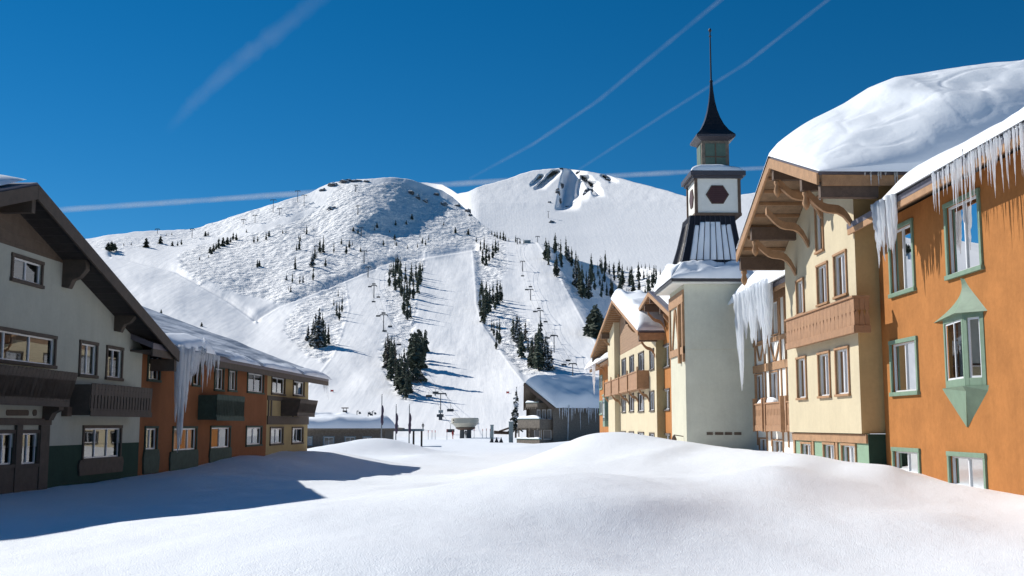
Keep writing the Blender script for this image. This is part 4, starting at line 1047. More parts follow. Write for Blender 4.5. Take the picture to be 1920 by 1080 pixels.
# timbering on the lit side
mb = MB(); zq = lambda py: onX(1270, py, TX0)[1]
mb.fbox(FL_, TY0 + .05, TY1 - .05, zq(575), zq(552), .013, .09); mb.fbox(FL_, TY0 + .05, TY1 - .05, zq(668), zq(655), .013, .09)
mb.fbox(FL_, TY0 + .05, TY0 + .3, zq(683), zq(576), .013, .12); mb.fbox(FL_, TY0 + 1.0, TY0 + 1.25, zq(684), zq(576), .013, .16); mb.fbox(FL_, TY1 - .3, TY1 - .05, zq(655), zq(576), .013, .09)
mb.bar((TX0 - .05, TY0 + 1.5, zq(655)), (TX0 - .05, TY0 + 2.4, zq(580)), .06, .16, up=(0, 1, 0)); mb.bar((TX0 - .05, TY0 + 3.4, zq(655)), (TX0 - .05, TY0 + 2.6, zq(580)), .06, .16, up=(0, 1, 0))
mb.build('timber_frame', M['brown'], tw)
mb = MB(); zl_ = onX(1278, 824, TX0)[1]; mb.bar((TX0 - .02, TY0 + .9, zl_ + .15), (TX0 - .45, TY0 + .9, zl_ + .22), .04, .04); mb.tube([(TX0 - .45, TY0 + .9, zl_ + .2), (TX0 - .45, TY0 + .9, zl_ + .02), (TX0 - .45, TY0 + .9, zl_ - .25)], [.05, .13, .08], n=6); mb.build('wall_lamp', M['dbrown'], tw)
# skirt roof: steep upper part flaring out to the eaves
zbx = onY(1345, 404, 52.4)[1]; ex0 = onY(1259, 526, 50.9)[0]; ex1 = onY(1419, 526, 50.9)[0]
ezt = onY(1340, 522, 50.9)[1]
prof = [(1.0, ezt), (.80, ezt + .38), (.62, ezt + 1.0), (.48, ezt + 1.9), (.36, zbx - .35), (.33, zbx)]
def ring(f):
    hx = (ex1 - ex0) / 2; cx = (ex0 + ex1) / 2; hy = (TY1 + .6 - 50.9) / 2; cy = (TY1 + .6 + 50.9) / 2
    tx = 1.06 / hx; k = (f - .33) / .67; fx = tx * (1 - k) + k; fy = 1.12 / hy * (1 - k) + k
    c0 = TCX * (1 - k) + cx * k; c1 = TCY * (1 - k) + cy * k
    return [(c0 - hx * fx, c1 - hy * fy), (c0 + hx * fx, c1 - hy * fy), (c0 + hx * fx, c1 + hy * fy), (c0 - hx * fx, c1 + hy * fy)]
mb = MB(); rings = [[(x, y, z) for x, y in ring(f)] for f, z in prof]
for a, b in zip(rings, rings[1:]):
    for k in range(4): mb.face([a[k], a[(k + 1) % 4], b[(k + 1) % 4], b[k]])
mb.build('skirt_roof', M['darkmetal'], tw)
mb = MB()                               # standing seams on the front and the lit side
for q in range(1, 9):
    f = q / 9
    for (i, j) in ((0, 1), (0, 3)):
        for a, b in zip(rings[1:], rings[2:]):
            p = Vector(a[i]).lerp(Vector(a[j]), f); r2 = Vector(b[i]).lerp(Vector(b[j]), f); mb.bar(p + Vector((0, -.02, .02)), r2 + Vector((0, -.02, .02)), .03, .05)
mb.build('roof_seams', M['slate'], tw)
R0 = ring(1.0); mb = MB(); mb.box(R0[0][0], R0[1][0], R0[0][1], R0[2][1], ezt - .14, ezt - .005); mb.build('eave_edge', M['darkmetal'], tw)
mb = MB(); mb.box(R0[0][0] + .06, R0[1][0] - .06, R0[0][1] + .06, R0[2][1] - .06, ezt - .20, ezt - .144); mb.build('soffit', M['white'], tw)
# louvre box
bx0, bx1, by0, by1 = onY(1305, 365, 52.4)[0], onY(1386, 365, 52.4)[0], 52.4, 54.6
zb0_, zb1_ = onY(1345, 402, 52.4)[1], onY(1345, 322, 52.4)[1]
mb = MB(); mb.box(bx0, bx1, by0, by1, zb0_, zb1_ - .25); mb.build('louvre_box', M['white'], tw)
mb = MB()
for x in (bx0, bx1): mb.box(x - .07, x + .07, by0 - .05, by0 + .07, zb0_, zb1_ - .25); mb.box(x - .07, x + .07, by1 - .07, by1 + .05, zb0_, zb1_ - .25)
mb.box(bx0 - .09, bx1 + .09, by0 - .09, by1 + .09, zb0_ - .06, zb0_ + .07); mb.build('box_trim', M['dbrown'], tw)
mb = MB(); mb.box(bx0 - .28, bx1 + .28, by0 - .28, by1 + .28, zb1_ - .22, zb1_); mb.box(bx0 - .16, bx1 + .16, by0 - .16, by1 + .16, zb1_ - .34, zb1_ - .222); mb.build('box_cornice', M['slate'], tw)
hc = onY(1345, 365, by0); hr = .50
hexp = lambda cx, r: [(cx + r * math.cos(math.pi / 3 * k), hc[1] + r * .92 * math.sin(math.pi / 3 * k)) for k in range(6)]
mb = MB(); mb.prism(('y', by0, -1), hexp(hc[0], hr * 1.12), .003, .03); lo = mb.build('louvre', M['dbrown'], tw)
mb = MB(); mb.prism(('y', by0, -1), hexp(hc[0], hr), .031, .045)
for k in range(9): z = hc[1] - hr * .8 + k * hr * .2; wv = hr * (1 - abs(z - hc[1]) / hr * .55); mb.fbox(('y', by0, -1), hc[0] - wv, hc[0] + wv, z - .012, z + .012, .046, .06)
mb.build('slats', M['maroon'], lo)
mb = MB(); cyy = (by0 + by1) / 2; mb.prism(('x', bx0, -1), hexp(cyy, hr * 1.12), .003, .03); lo = mb.build('louvre', M['dbrown'], tw)
mb = MB(); mb.prism(('x', bx0, -1), hexp(cyy, hr), .031, .045); mb.build('slats', M['maroon'], lo)
# lantern
lx0, lx1 = onY(1316, 290, 52.9)[0], onY(1367, 290, 52.9)[0]; ly0, ly1 = 52.9, 52.9 + (lx1 - lx0); zl0, zl1 = zb1_, onY(1340, 264, 52.9)[1]
mb = MB(); mb.box(lx0, lx1, ly0, ly1, zl0, zl1); mb.build('lantern', M['lodge'], tw)
mb = MB(); a = .17; mb.box(lx0 + a, lx1 - a, ly0 - .03, ly0 + .1, zl0 + .25, zl1 - .14); mb.box(lx0 - .03, lx0 + .1, ly0 + a, ly1 - a, zl0 + .25, zl1 - .14); p = mb.build('lantern_panels', M['lantern'], tw)
mb = MB(); cx = (lx0 + lx1) / 2; mb.box(cx - .03, cx + .03, ly0 - .05, ly0 - .03, zl0 + .25, zl1 - .14); mb.box(lx0 + a, lx1 - a, ly0 - .051, ly0 - .031, (zl0 + zl1) / 2 + .0, (zl0 + zl1) / 2 + .05); mb.build('panel_bars', M['dbrown'], p)
SX, SY = (lx0 + lx1) / 2, (ly0 + ly1) / 2
ez0, ez1 = zl1, onY(1340, 254, 52.7)[1]; ehw = (onY(1380, 258, 52.6)[0] - onY(1307, 258, 52.6)[0]) / 2
mb = MB(); mb.hexa([(SX - ehw * .72, SY - ehw * .72, ez0), (SX + ehw * .72, SY - ehw * .72, ez0), (SX + ehw * .72, SY + ehw * .72, ez0), (SX - ehw * .72, SY + ehw * .72, ez0),
                    (SX - ehw, SY - ehw, ez0 + .16), (SX + ehw, SY - ehw, ez0 + .16), (SX + ehw, SY + ehw, ez0 + .16), (SX - ehw, SY + ehw, ez0 + .16)]); mb.box(SX - ehw, SX + ehw, SY - ehw, SY + ehw, ez0 + .162, ez0 + .27); mb.build('spire_eave', M['slate'], tw)
zs0 = ez0 + .272; zs1 = onY(1333, 152, SY)[1]; zs2 = onY(1332, 52, SY)[1]
prof = [(1.0, 0), (.72, .10), (.52, .21), (.36, .34), (.24, .48), (.15, .64), (.09, .82), (.055, 1.0)]
mb = MB(); rings = [[(SX + ehw * f * sx, SY + ehw * f * sy, zs0 + (zs1 - zs0) * t) for sx, sy in ((-1, -1), (1, -1), (1, 1), (-1, 1))] for f, t in prof]
for a, b in zip(rings, rings[1:]):
    for k in range(4): mb.face([a[k], a[(k + 1) % 4], b[(k + 1) % 4], b[k]])
mb.face(rings[-1]); mb.build('spire', M['darkmetal'], tw)
mb = MB(); mb.tube([(SX, SY, zs1 - .05), (SX, SY, zs1 + .02), (SX, SY, zs1 + .04), (SX, SY, zs2 - .25)], [.09, .09, .045, .03], n=8); mb.tube([(SX, SY, zs2 - .5), (SX, SY, zs2 - .44), (SX, SY, zs2 - .38)], [.03, .07, .03], n=8); mb.tube([(SX, SY, zs2 - .25), (SX, SY, zs2 - .14), (SX, SY, zs2 - .03)], [.03, .09, .03], n=8)
mb.build('finial_rod', M['darkmetal'], tw)
# snow on the tower
F0 = ring(1.0); F1 = ring(.66)
snow_patch('snow_drift', [(F0[0][0] - .05, F0[0][1] - .08, ezt), (F0[1][0] + .05, F0[1][1] - .08, ezt), (F1[1][0], F1[1][1], ezt + .86), (F1[0][0], F1[0][1], ezt + .86)], .17, 'lumpy snow belt on the front of the tower skirt roof', nu=34, nv=16, p=9, seed=1.9, lump=.9, freq=1.7)
snow_patch('snow_drift', [(F0[0][0] - .05, F0[0][1], ezt), (F0[3][0] - .05, F0[3][1], ezt), (F1[3][0], F1[3][1], ezt + .9), (F1[0][0], F1[0][1], ezt + .9)], .25, 'snow belt on the sunny street side of the tower skirt roof', nu=24, nv=12, p=8, seed=5.9, lump=.8, freq=1.5)
snow_patch('snow_drift', [(bx0 - .25, by0 - .26, zb1_), (bx1 + .22, by0 - .26, zb1_), (bx1 + .2, ly0 + .1, zb1_), (bx0 - .2, ly0 + .1, zb1_)], .28, 'thin snow pad on the ledge under the tower lantern', nu=20, nv=8, p=8, seed=2.2, lump=.7)
for k in range(7):                      # snow left between the seams of the steep slope
    f0 = (k + 1.06) / 9; f1 = (k + 1.94) / 9; A, B = ring(.62), ring(.365); za2, zb2 = ezt + 1.0, zbx - .28 - .22 * random.random()
    q = lambda R_, f, z: (R_[0][0] + (R_[1][0] - R_[0][0]) * f, R_[0][1] - .01, z)
    snow_patch('snow_strip', [q(A, f0, za2), q(A, f1, za2), q(B, f1, zb2), q(B, f0, zb2)], .05, 'narrow snow strip between two seams of the steep tower roof', nu=5, nv=26, p=14, seed=k * 1.3, lump=1.5, freq=1.3, group='snow strips on the steep tower roof')
rg = random.Random(2)

# ================================================================ far cream gabled wing with orange flanks
XF = 10.5; FF = ('x', XF, -1); XOF = 11.0; FOF = ('x', XOF, -1)
YF0 = onX(1232, 790, XF)[0]; YF1 = onX(1163, 790, XF)[0]; YFE = onX(1148, 790, XF)[0]
fb = thing('cream_gabled_wing', 'distant cream wing with carved gable and balcony past the spire tower', 'building', (XF, 80, -2))
FWn = [((1166, 674), (1174.3, 704)), ((1180.7, 668.3), (1189.3, 699)), ((1197.3, 662.3), (1208.3, 696)), ((1218.3, 656), (1227.3, 693)), ((1166, 742.7), (1174, 774)), ((1180, 739.3), (1189.3, 772.7)), ((1196.7, 736.7), (1208.3, 772.7)), ((1218.3, 733.3), (1227.7, 771.7)),
       ((1166, 808), (1174, 834)), ((1180, 808.3), (1189.3, 834)), ((1196.7, 809.3), (1208.3, 834)), ((1218.3, 810.7), (1227.7, 838))]
fw = [rect_on(FF, W, a, b) for a, b in FWn]
XVF = 9.3; apf = onX(1148, 560, XVF); rtf = onX(1197, 620, XVF); lff = onX(1108, 666, XVF)
def ftop(y): return (apf[1] + (rtf[1] - apf[1]) * (apf[0] - y) / (apf[0] - rtf[0]) if y < apf[0] else apf[1] + (lff[1] - apf[1]) * (y - apf[0]) / (lff[0] - apf[0])) - .3
zsd = onX(1200, 646, XF)[1]
mb = MB(); mb.wall(FF, YF0, YF1 + 5, -3.2, zsd, [hole_of(w, .07) for w in fw], depth=.2); mb.build('wall', M['cream'], fb)
mb = MB(); mb.wall(FF, YF0, YF1 + 5, zsd + .002, apf[1], [], top=ftop, extra=(apf[0],)); mb.build('gable_siding', M['siding'], fb)
mb = MB(); mb.face([(XF, YF0, -3.2), (XF + 8, YF0, -3.2), (XF + 8, YF0, ftop(YF0)), (XF, YF0, ftop(YF0))]); mb.build('side_wall', M['yellow'], fb); mb = MB(); mb.face([(XF, YF1 + 5, -3.2), (XF + 8, YF1 + 5, -3.2), (XF + 8, YF1 + 5, ftop(YF1 + 5)), (XF, YF1 + 5, ftop(YF1 + 5))]); mb.build('side_wall', M['cream'], fb)
ya, yb = onX(1163, 760, XF)[0], onX(1157, 760, XF)[0]; mb = MB(); mb.box(XF - .45, XF + .0, ya, YF1 + 5, -3.2, onX(1160, 600, XF)[1]); mb.build('pier', M['cream'], fb)
for w in fw: window(fb, FF, w, M['gbrown'], .10, far=True, curtain='blind')
gable_roof(fb, W, XVF, XF, XF + 9, apf, lff, rtf, None, t=.26, barge=.26, purl=(0., .5, .97), brk=(0., .5, .95))
mb = MB(); mb.box(XVF + .06, XF + 2.2, rtf[0] - .1, rtf[0] - .0, rtf[1] - .6, rtf[1] - .14); mb.build('fascia', M['brown'], fb)
XFB = 9.75; FFB = ('x', XFB, -1); w = rect_on(FFB, W, (1133.5, 714), (1196.7, 737)); zt_, zb_ = onX(1165, 706, XFB)[1], onX(1165, 736.5, XFB)[1]
mb = MB(); planks(mb, FFB, w[0], w[1], zb_ + .15, zt_ - .08, -.05, 0, 28, cut=[(.5, .1, .03, 'd')]); bo = mb.build('balcony', M['balc'], fb)
mb = MB(); mb.fbox(FFB, w[0], w[1], zt_ - .08, zt_, -.08, .05); mb.fbox(FFB, w[0], w[1], zb_, zb_ + .147, -.06, .03); mb.build('rail', M['balc'], bo)
mb = MB()
for k in range(5): y = w[0] + .1 + (w[1] - w[0] - .2) * k / 4; mb.fbox(FFB, y - .1, y + .1, zb_ - .05, zt_ + .25, .0, .09); bracket(mb, lambda x, a, z: (x, a, z), y, .2, XF - .03, zb_ - .8, XFB + .05, zb_ - .1, th=.2)
mb.build('posts', M['brown'], bo)
mb = MB(); mb.box(XFB, XF - .005, w[0] - .02, w[0] + .05, zb_, zt_); mb.box(XFB + .05, XF - .01, w[0] + .05, w[1], zb_ + .02, zb_ + .12); mb.build('end_panel', M['balc'], bo)
ofb = thing('orange_wing', 'narrow orange wing with dark overhanging gable beside the spire tower', 'building', (XOF, 66, -2))
OFW = [((1242.7, 648.3), (1256.7, 688)), ((1243.3, 730), (1256.7, 770)), ((1243.3, 811.7), (1257.7, 840))]
ofw = [rect_on(FOF, W, a, b) for a, b in OFW]
XV2 = 9.6; ap2 = onX(1216, 546, XV2); l2 = onX(1160, 640, XV2); r2 = onX(1268, 596, XV2)
mb = MB(); mb.wall(FOF, 56.5, YF0 + 2, -3.2, onX(1250, 585, XOF)[1], [hole_of(w, .07) for w in ofw], depth=.2); mb.build('wall', M['orange'], ofb)
mb = MB(); mb.face([(XOF, 56.5, -3.2), (XOF + 8, 56.5, -3.2), (XOF + 8, 56.5, 6), (XOF, 56.5, 6)]); mb.build('side_wall', M['orange'], ofb)
for w in ofw: window(ofb, FOF, w, M['gbrown'], .09, far=True, curtain='blind', mull=1)
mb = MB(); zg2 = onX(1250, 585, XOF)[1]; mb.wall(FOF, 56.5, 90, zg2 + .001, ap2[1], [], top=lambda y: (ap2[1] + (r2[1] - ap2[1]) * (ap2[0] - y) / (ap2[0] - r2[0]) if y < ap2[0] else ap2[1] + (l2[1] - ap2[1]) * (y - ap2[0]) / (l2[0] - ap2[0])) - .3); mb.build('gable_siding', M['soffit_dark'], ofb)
gable_roof(ofb, W, XV2, XOF, XOF + 8, ap2, (ap2[0] + 6, ap2[1] + (l2[1] - ap2[1]) * 6 / (l2[0] - ap2[0])), r2, None, t=.24, barge=.26, purl=(0., .4, .8), brk=(.4, .8))
snow_patch('snow_drift', [(XVF - .1, rtf[0] - .1, rtf[1] + .02), (XVF - .1, apf[0] + .2, apf[1] + .02), (XF + 1.3, apf[0] + .2, apf[1] + .02), (XF + 1.3, rtf[0] - .1, rtf[1] + .02)], 1.0, 'deep white snow slab on the near slope of the distant cream gable', nu=34, nv=30, p=9, seed=6.1, lump=.45)
snow_patch('snow_drift', [(XV2 + .3, ap2[0] - .1, ap2[1] + .02), (XV2 + .3, r2[0], r2[1] + .02), (XOF + 6, r2[0], r2[1] + .02), (XOF + 6, ap2[0] - .1, ap2[1] + .02)], .8, 'snow on the orange wing gable right behind the tower eave', nu=20, nv=20, p=8, seed=7.4, lump=.5)
# low orange end with a green oriel
XL_ = 10.9; FLo = ('x', XL_, -1)
lo = thing('orange_end_house', 'last orange house of the right row, with a green oriel and icicle', 'building', (XL_, 108, -2))
y0_, y1_ = YFE + .5, onX(1124, 760, XL_)[0]
lw = [rect_on(FLo, W, a, b) for a, b in (((1124.5, 705), (1130, 730)), ((1124.5, 752), (1130, 778)))]
zlt = onX(1130, 690, XL_)[1]
mb = MB(); mb.wall(FLo, y0_, y1_, -3.2, zlt, [hole_of(w, .1) for w in lw], depth=.2); mb.build('wall', M['orange'], lo)
mb = MB(); mb.face([(XL_, y1_, -3.2), (XL_ + 7, y1_, -3.2), (XL_ + 7, y1_, zlt + 1.5), (XL_, y1_, zlt)]); mb.build('side_wall', M['orange'], lo); mb = MB(); mb.face([(XL_, y0_, -3.2), (XL_ + 7, y0_, -3.2), (XL_ + 7, y0_, zlt + 1.5), (XL_, y0_, zlt)]); mb.build('side_wall', M['orange'], lo)
for w in lw: window(lo, FLo, w, M['sage'], .14, far=True, curtain='blind')
mb = MB(); mb.slab([(XL_ - .9, y0_ - 2, zlt + .05), (XL_ - .9, y1_ + 1, zlt + .05), (XL_ + 7, y1_ + 1, zlt + 2.2), (XL_ + 7, y0_ - 2, zlt + 2.2)], .3); mb.build('roof', M['brown'], lo)
yo = onX(1138, 770, XL_ - .4)[0]; zo1, zo0 = onX(1138, 742, XL_ - .4)[1], onX(1138, 800, XL_ - .4)[1]
mb = MB(); mb.hexa([(XL_ - .7, yo - .9, zo0), (XL_, yo - 1.4, zo0), (XL_, yo + 1.4, zo0), (XL_ - .7, yo + .9, zo0), (XL_ - .7, yo - .9, zo1), (XL_, yo - 1.4, zo1), (XL_, yo + 1.4, zo1), (XL_ - .7, yo + .9, zo1)]); oo = mb.build('oriel', M['sage'], lo)
mb = MB(); mb.hexa([(XL_ - .8, yo - 1.1, zo1 + .002), (XL_, yo - 1.6, zo1 + .002), (XL_, yo + 1.6, zo1 + .002), (XL_ - .8, yo + 1.1, zo1 + .002), (XL_ - .1, yo - .15, zo1 + .8), (XL_, yo - .2, zo1 + .8), (XL_, yo + .2, zo1 + .8), (XL_ - .1, yo + .15, zo1 + .8)]); mb.build('oriel_roof', M['sage'], oo)
mb = MB()
for a, b in ((-.75, -.08), (.08, .75)): mb.face([(XL_ - .705, yo + a, zo0 + .5), (XL_ - .705, yo + b, zo0 + .5), (XL_ - .705, yo + b, zo1 - .2), (XL_ - .705, yo + a, zo1 - .2)])
mb.face([(XL_ - .65, yo - .945, zo0 + .5), (XL_ - .08, yo - 1.35, zo0 + .5), (XL_ - .08, yo - 1.35, zo1 - .2), (XL_ - .65, yo - .945, zo1 - .2)]); mb.build('pane', M['glassL'], oo)
snow_patch('snow_drift', [(XL_ - 1.5, y0_ - 2, zlt + .05), (XL_ - 1.5, y1_ + 1, zlt + .05), (XL_ + 4, y1_ + 1, zlt + 1.4), (XL_ + 4, y0_ - 2, zlt + 1.4)], .5, 'snow lip on the eave of the last orange house in the row', nu=20, nv=14, p=9, seed=4.1, lump=.5)
pi = onX(1113, 688, XL_ - 1.3); icicle((XL_ - 1.3, pi[0], pi[1] + .3), onX(1113, 682, XL_ - 1.3)[1] - onX(1113, 740, XL_ - 1.3)[1], .2, 'single thick icicle hanging off the last orange house eave', None)
# ================================================================ left gabled lodge (in shade)
XG_ = -15.3; FG_ = ('x', XG_, 1)
gl = thing('gabled_lodge', 'shaded pale gabled lodge with dark green base and slotted brown balconies', 'building', (XG_, 36, -2), L)
YS = onX(262, 790, XG_, L)[0]
LW = [((21.5, 473), (78, 542), 1), ((-45, 604), (102, 692), 2), ((149, 636.7), (180, 710), 1), ((199.3, 646.7), (227.7, 715), 1), ((155, 797.3), (225, 861), 2), ((35, 806), (70, 875), 1), ((-12, 806), (25, 877), 1)]
lwn = [rect_on(FG_, L, a, b) for a, b, _ in LW]
XVL = -14.35
apl = onX(70, 342, XVL, L); rel = onX(335, 655, XVL, L); slope_l = (apl[1] - rel[1]) / (rel[0] - apl[0])
lel = (apl[0] - 11.5, apl[1] - 11.5 * slope_l * .95)
def ltop(y): return apl[1] - abs(y - apl[0]) * slope_l - .35
zbw = onX(170, 833, XG_, L)[1]; zsw = onX(50, 471, XG_, L)[1]
y0l = apl[0] - 10.5
mb = MB(); mb.wall(FG_, y0l, YS, zbw, zsw, [hole_of(w, .1) for w in lwn], top=ltop, extra=(apl[0],)); mb.build('wall', M['gablewall'], gl, fr=L)
mb = MB(); mb.wall(FG_, y0l, YS, -3.4, zbw - .001, [hole_of(w, .1) for w in lwn]); mb.fbox(FG_, YS - .001, YS + .0, -3.4, zbw, -.1, 0); mb.build('base_wall', M['dgreen'], gl, fr=L)
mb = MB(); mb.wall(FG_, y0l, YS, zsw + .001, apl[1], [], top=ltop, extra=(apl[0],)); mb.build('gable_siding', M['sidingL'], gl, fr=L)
mb = MB(); mb.face([(XG_, y0l, -3.4), (XG_ - 12, y0l, -3.4), (XG_ - 12, y0l, ltop(y0l)), (XG_, y0l, ltop(y0l))]); mb.build('near_side_wall', M['gablewall'], gl, fr=L)
mb = MB(); mb.face([(XG_ - 12, y0l, -3.4), (XG_ - 12, YS, -3.4), (XG_ - 12, YS, 3), (XG_ - 12, apl[0], apl[1]), (XG_ - 12, y0l, 3)]); mb.build('rear_wall', M['gablewall'], gl, fr=L)
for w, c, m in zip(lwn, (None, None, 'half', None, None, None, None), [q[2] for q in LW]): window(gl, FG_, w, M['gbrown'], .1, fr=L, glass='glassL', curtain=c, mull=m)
sw = rect_on(FG_, L, (147, 863), (226, 884)); mb = MB(); mb.prism(FG_, [(sw[0], sw[2]), (sw[1], sw[2]), (sw[1] + .08, sw[3] - .15), (sw[1], sw[3]), (sw[0], sw[3]), (sw[0] - .08, sw[3] - .15)], .003, .07); mb.build('apron_board', M['gbrown'], gl, fr=L)
# timber surround of the ground floor doors
mb = MB(); s0 = rect_on(FG_, L, (-120, 786), (91, 797)); mb.fbox(FG_, y0l, s0[1], s0[2], s0[3] + .05, .003, .10)
for a, b in ((72, 84), (27, 33)): w = rect_on(FG_, L, (a, 800), (b, 900)); mb.fbox(FG_, w[0], w[1], -3, s0[2] - .002, .003, .09)
w = rect_on(FG_, L, (33.5, 877), (71.5, 900)); mb.fbox(FG_, w[0], w[1], -3, w[3], .003, .06); w = rect_on(FG_, L, (-60, 879), (26.5, 900)); mb.fbox(FG_, w[0], w[1], -3, w[3], .003, .06)
mb.build('door_surround', M['gbrown'], gl, fr=L, bevel=.01)
mb = MB()
for a, b in ((11, 53), (61, 68)):
    w = rect_on(FG_, L, (a, 767.5), (b, 780)); n = 14; cy, cz = (w[0] + w[1]) / 2, (w[2] + w[3]) / 2; hy, hz = (w[1] - w[0]) / 2, (w[3] - w[2]) / 2; r = min(hy, hz)
    pts = [(cy + (hy - r) * (1 if math.cos(t) > 0 else -1) + r * math.cos(t), cz + (hz - r) * (1 if math.sin(t) > 0 else -1) + r * math.sin(t)) for t in [2 * math.pi * (k + .5) / n for k in range(n)]]
    mb.prism(FG_, pts, .003, .02)
mb.build('painted_panel', M['gbrown'], gl, fr=L)
# gable roof
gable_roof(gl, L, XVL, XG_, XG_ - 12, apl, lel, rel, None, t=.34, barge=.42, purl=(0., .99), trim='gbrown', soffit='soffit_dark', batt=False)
for px, py in ((120, 520), (217, 604)):
    y, z = onX(px, py, XG_, L); mb = MB()
    mb.prism(('y', y - .14, 1), [(XG_ - .05, z - .3), (XG_ + .22, z - .36), (XG_ + .34, z - .1), (XG_ + .55, z - .02), (XG_ + .74, z + .22), (XG_ + .74, z + .55), (XG_ - .05, z + .55)], 0, .28); mb.build('bracket', M['gbrown'], gl, fr=L, bevel=.02)
# balconies
def slot_balcony(root, F, w, dep, lean, n, mat_, cut, name='balcony', scal=.03):
    Fo = (F[0], F[1] + F[2] * dep, F[2])
    mb = MB(); planks(mb, Fo, w[0], w[1], w[2], w[3], -.035, 0, n, cut=cut, scallop=scal, lean=lean); bo = mb.build(name, mat_, root, fr=L)
    for a in (w[0], w[1] - .04):
        mb = MB()
        x0 = F[1] + F[2] * .005; x1 = F[1] + F[2] * (dep - .04)
        mb.hexa([(x0, a, w[2]), (x1, a, w[2]), (x1, a + .04, w[2]), (x0, a + .04, w[2]), (x0, a, w[3] - .04), (x1 + lean * F[2], a, w[3] - .04), (x1 + lean * F[2], a + .04, w[3] - .04), (x0, a + .04, w[3] - .04)])
        mb.build('side_panel', mat_, bo, fr=L)
    mb = MB(); mb.box(F[1] + F[2] * .005, F[1] + F[2] * (dep - .04), w[0] + .045, w[1] - .045, w[2] + .05, w[2] + .13); mb.build('deck', mat_, bo, fr=L)
    mb = MB(); mb.fbox(Fo, w[0] - .01, w[1] + .01, w[2] - .03, w[2] + .14, .002, .035); mb.build('kick_board', mat_, bo, fr=L)
    return bo
XB1 = -14.75; Fb1 = ('x', XB1, 1)
w1 = rect_on(Fb1, L, (-30, 690), (128, 763)); zt1, zb1 = onX(90, 693, XB1 + .25, L)[1], onX(90, 760, XB1, L)[1]
b1 = slot_balcony(gl, FG_, (w1[0] - 2.5, w1[1], zb1, zt1), XB1 - XG_, .27, 34, M['gbrown'], [(.58, .17, .03, 's'), (.22, .02, .03, 'd')])
mb = MB(); y, z = onX(84, 772, XG_, L); mb.prism(('y', y - .16, 1), [(XG_, z - .25), (XG_ + .2, z - .25), (XG_ + .3, z - .05), (XG_ + .5, z + .05), (XG_ + .5, z + .16), (XG_, z + .16)], 0, .32); mb.build('bracket', M['gbrown'], gl, fr=L)
mb = MB(); y, z = onX(119, 771, XG_, L); mb.box(XG_ + .004, XG_ + .2, y - .15, y + .15, z - .16, z + .14); mb.build('beam_end', M['dbrown'], gl, fr=L)
XB2 = -14.55; w2 = rect_on(('x', XB2, 1), L, (171, 718), (283, 781))
slot_balcony(gl, FG_, w2, XB2 - XG_, .03, 20, M['gbrown'], [(.42, .22, .035, 's'), (.82, .02, .02, 'd')])

# ================================================================ rust and cream wing running away from it
lw_ = thing('lodge_wing', 'shaded two storey rust and cream wing with a long low snowy roof', 'building', (XG_, 55, -2), L)
XWg = XG_ - .12; FWg = ('x', XWg, 1)
YE = onX(577, 790, XWg, L)[0]; YB = onX(500, 770, XWg, L)[0]
WU = [((277, 659), (299, 717.4), 1), ((361, 676.5), (373.8, 726), 0), ((402, 686), (418.5, 734.7), 1), ((428, 690.7), (442.5, 735.7), 1), ((463.5, 694.8), (493.5, 740), 1), ((509, 703), (533.5, 742.6), 1), ((549.5, 711), (569.7, 745), 1),
      ((271, 798.7), (293.5, 846.5), 1), ((323.4, 799), (367.5, 846.5), 2), ((394, 798), (430.5, 842), 1), ((461, 798), (489.7, 836), 1), ((506, 800), (529.7, 834), 1), ((547, 800), (567.5, 832), 1)]
wwn = [rect_on(FWg, L, a, b) for a, b, _ in WU]
XEW = XWg + .95
zew = (onX(410, 683, XEW, L)[1] + onX(613, 719, XEW, L)[1]) / 2
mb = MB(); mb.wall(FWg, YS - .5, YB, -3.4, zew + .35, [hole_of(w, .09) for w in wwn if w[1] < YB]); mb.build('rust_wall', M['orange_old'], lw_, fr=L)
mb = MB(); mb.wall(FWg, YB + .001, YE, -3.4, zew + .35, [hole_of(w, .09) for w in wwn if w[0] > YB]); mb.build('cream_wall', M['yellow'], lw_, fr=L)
mb = MB(); mb.face([(XWg, YE, -3.4), (XWg - 22, YE, -3.4), (XWg - 22, YE, zew + .3), (XWg, YE, zew + .3)]); mb.build('end_wall', M['yellow'], lw_, fr=L)
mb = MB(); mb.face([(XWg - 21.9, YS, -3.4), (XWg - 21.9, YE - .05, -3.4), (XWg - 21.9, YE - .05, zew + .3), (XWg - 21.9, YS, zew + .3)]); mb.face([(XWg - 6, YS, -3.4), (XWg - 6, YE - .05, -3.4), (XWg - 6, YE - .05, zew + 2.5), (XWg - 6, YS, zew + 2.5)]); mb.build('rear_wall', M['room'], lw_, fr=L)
for i, w in enumerate(wwn): window(lw_, FWg, w, M['greenwood'] if i < 5 or 7 <= i < 11 else M['gbrown'], .09, fr=L, glass='glassL', curtain='half' if i in (3, 8) else None, mull=WU[i][2], far=i > 3)
for i, (a, b) in enumerate((((268, 847.5), (295, 866)), ((318, 847.5), (368, 872)), ((392, 843), (431, 860)))):
    w = rect_on(FWg, L, a, b); mb = MB(); mb.prism(FWg, [(w[0], w[2] - .4), (w[1], w[2] - .4), (w[1] + .07, w[3] - .25), (w[1], w[3]), (w[0], w[3]), (w[0] - .07, w[3] - .25)], .003, .07); mb.build('apron_board', M['greenwood'], lw_, fr=L)
RS = .41; WR = 11.2
mb = MB(); y0r = YS - 1.2; yer = YE + 1.4; zt_ = zew + .34
e0, e1 = (XEW, y0r, zt_), (XEW, yer, zt_); r0, r1 = (XEW - WR, y0r, zt_ + WR * RS), (XEW - WR, yer - 8.5, zt_ + WR * RS)
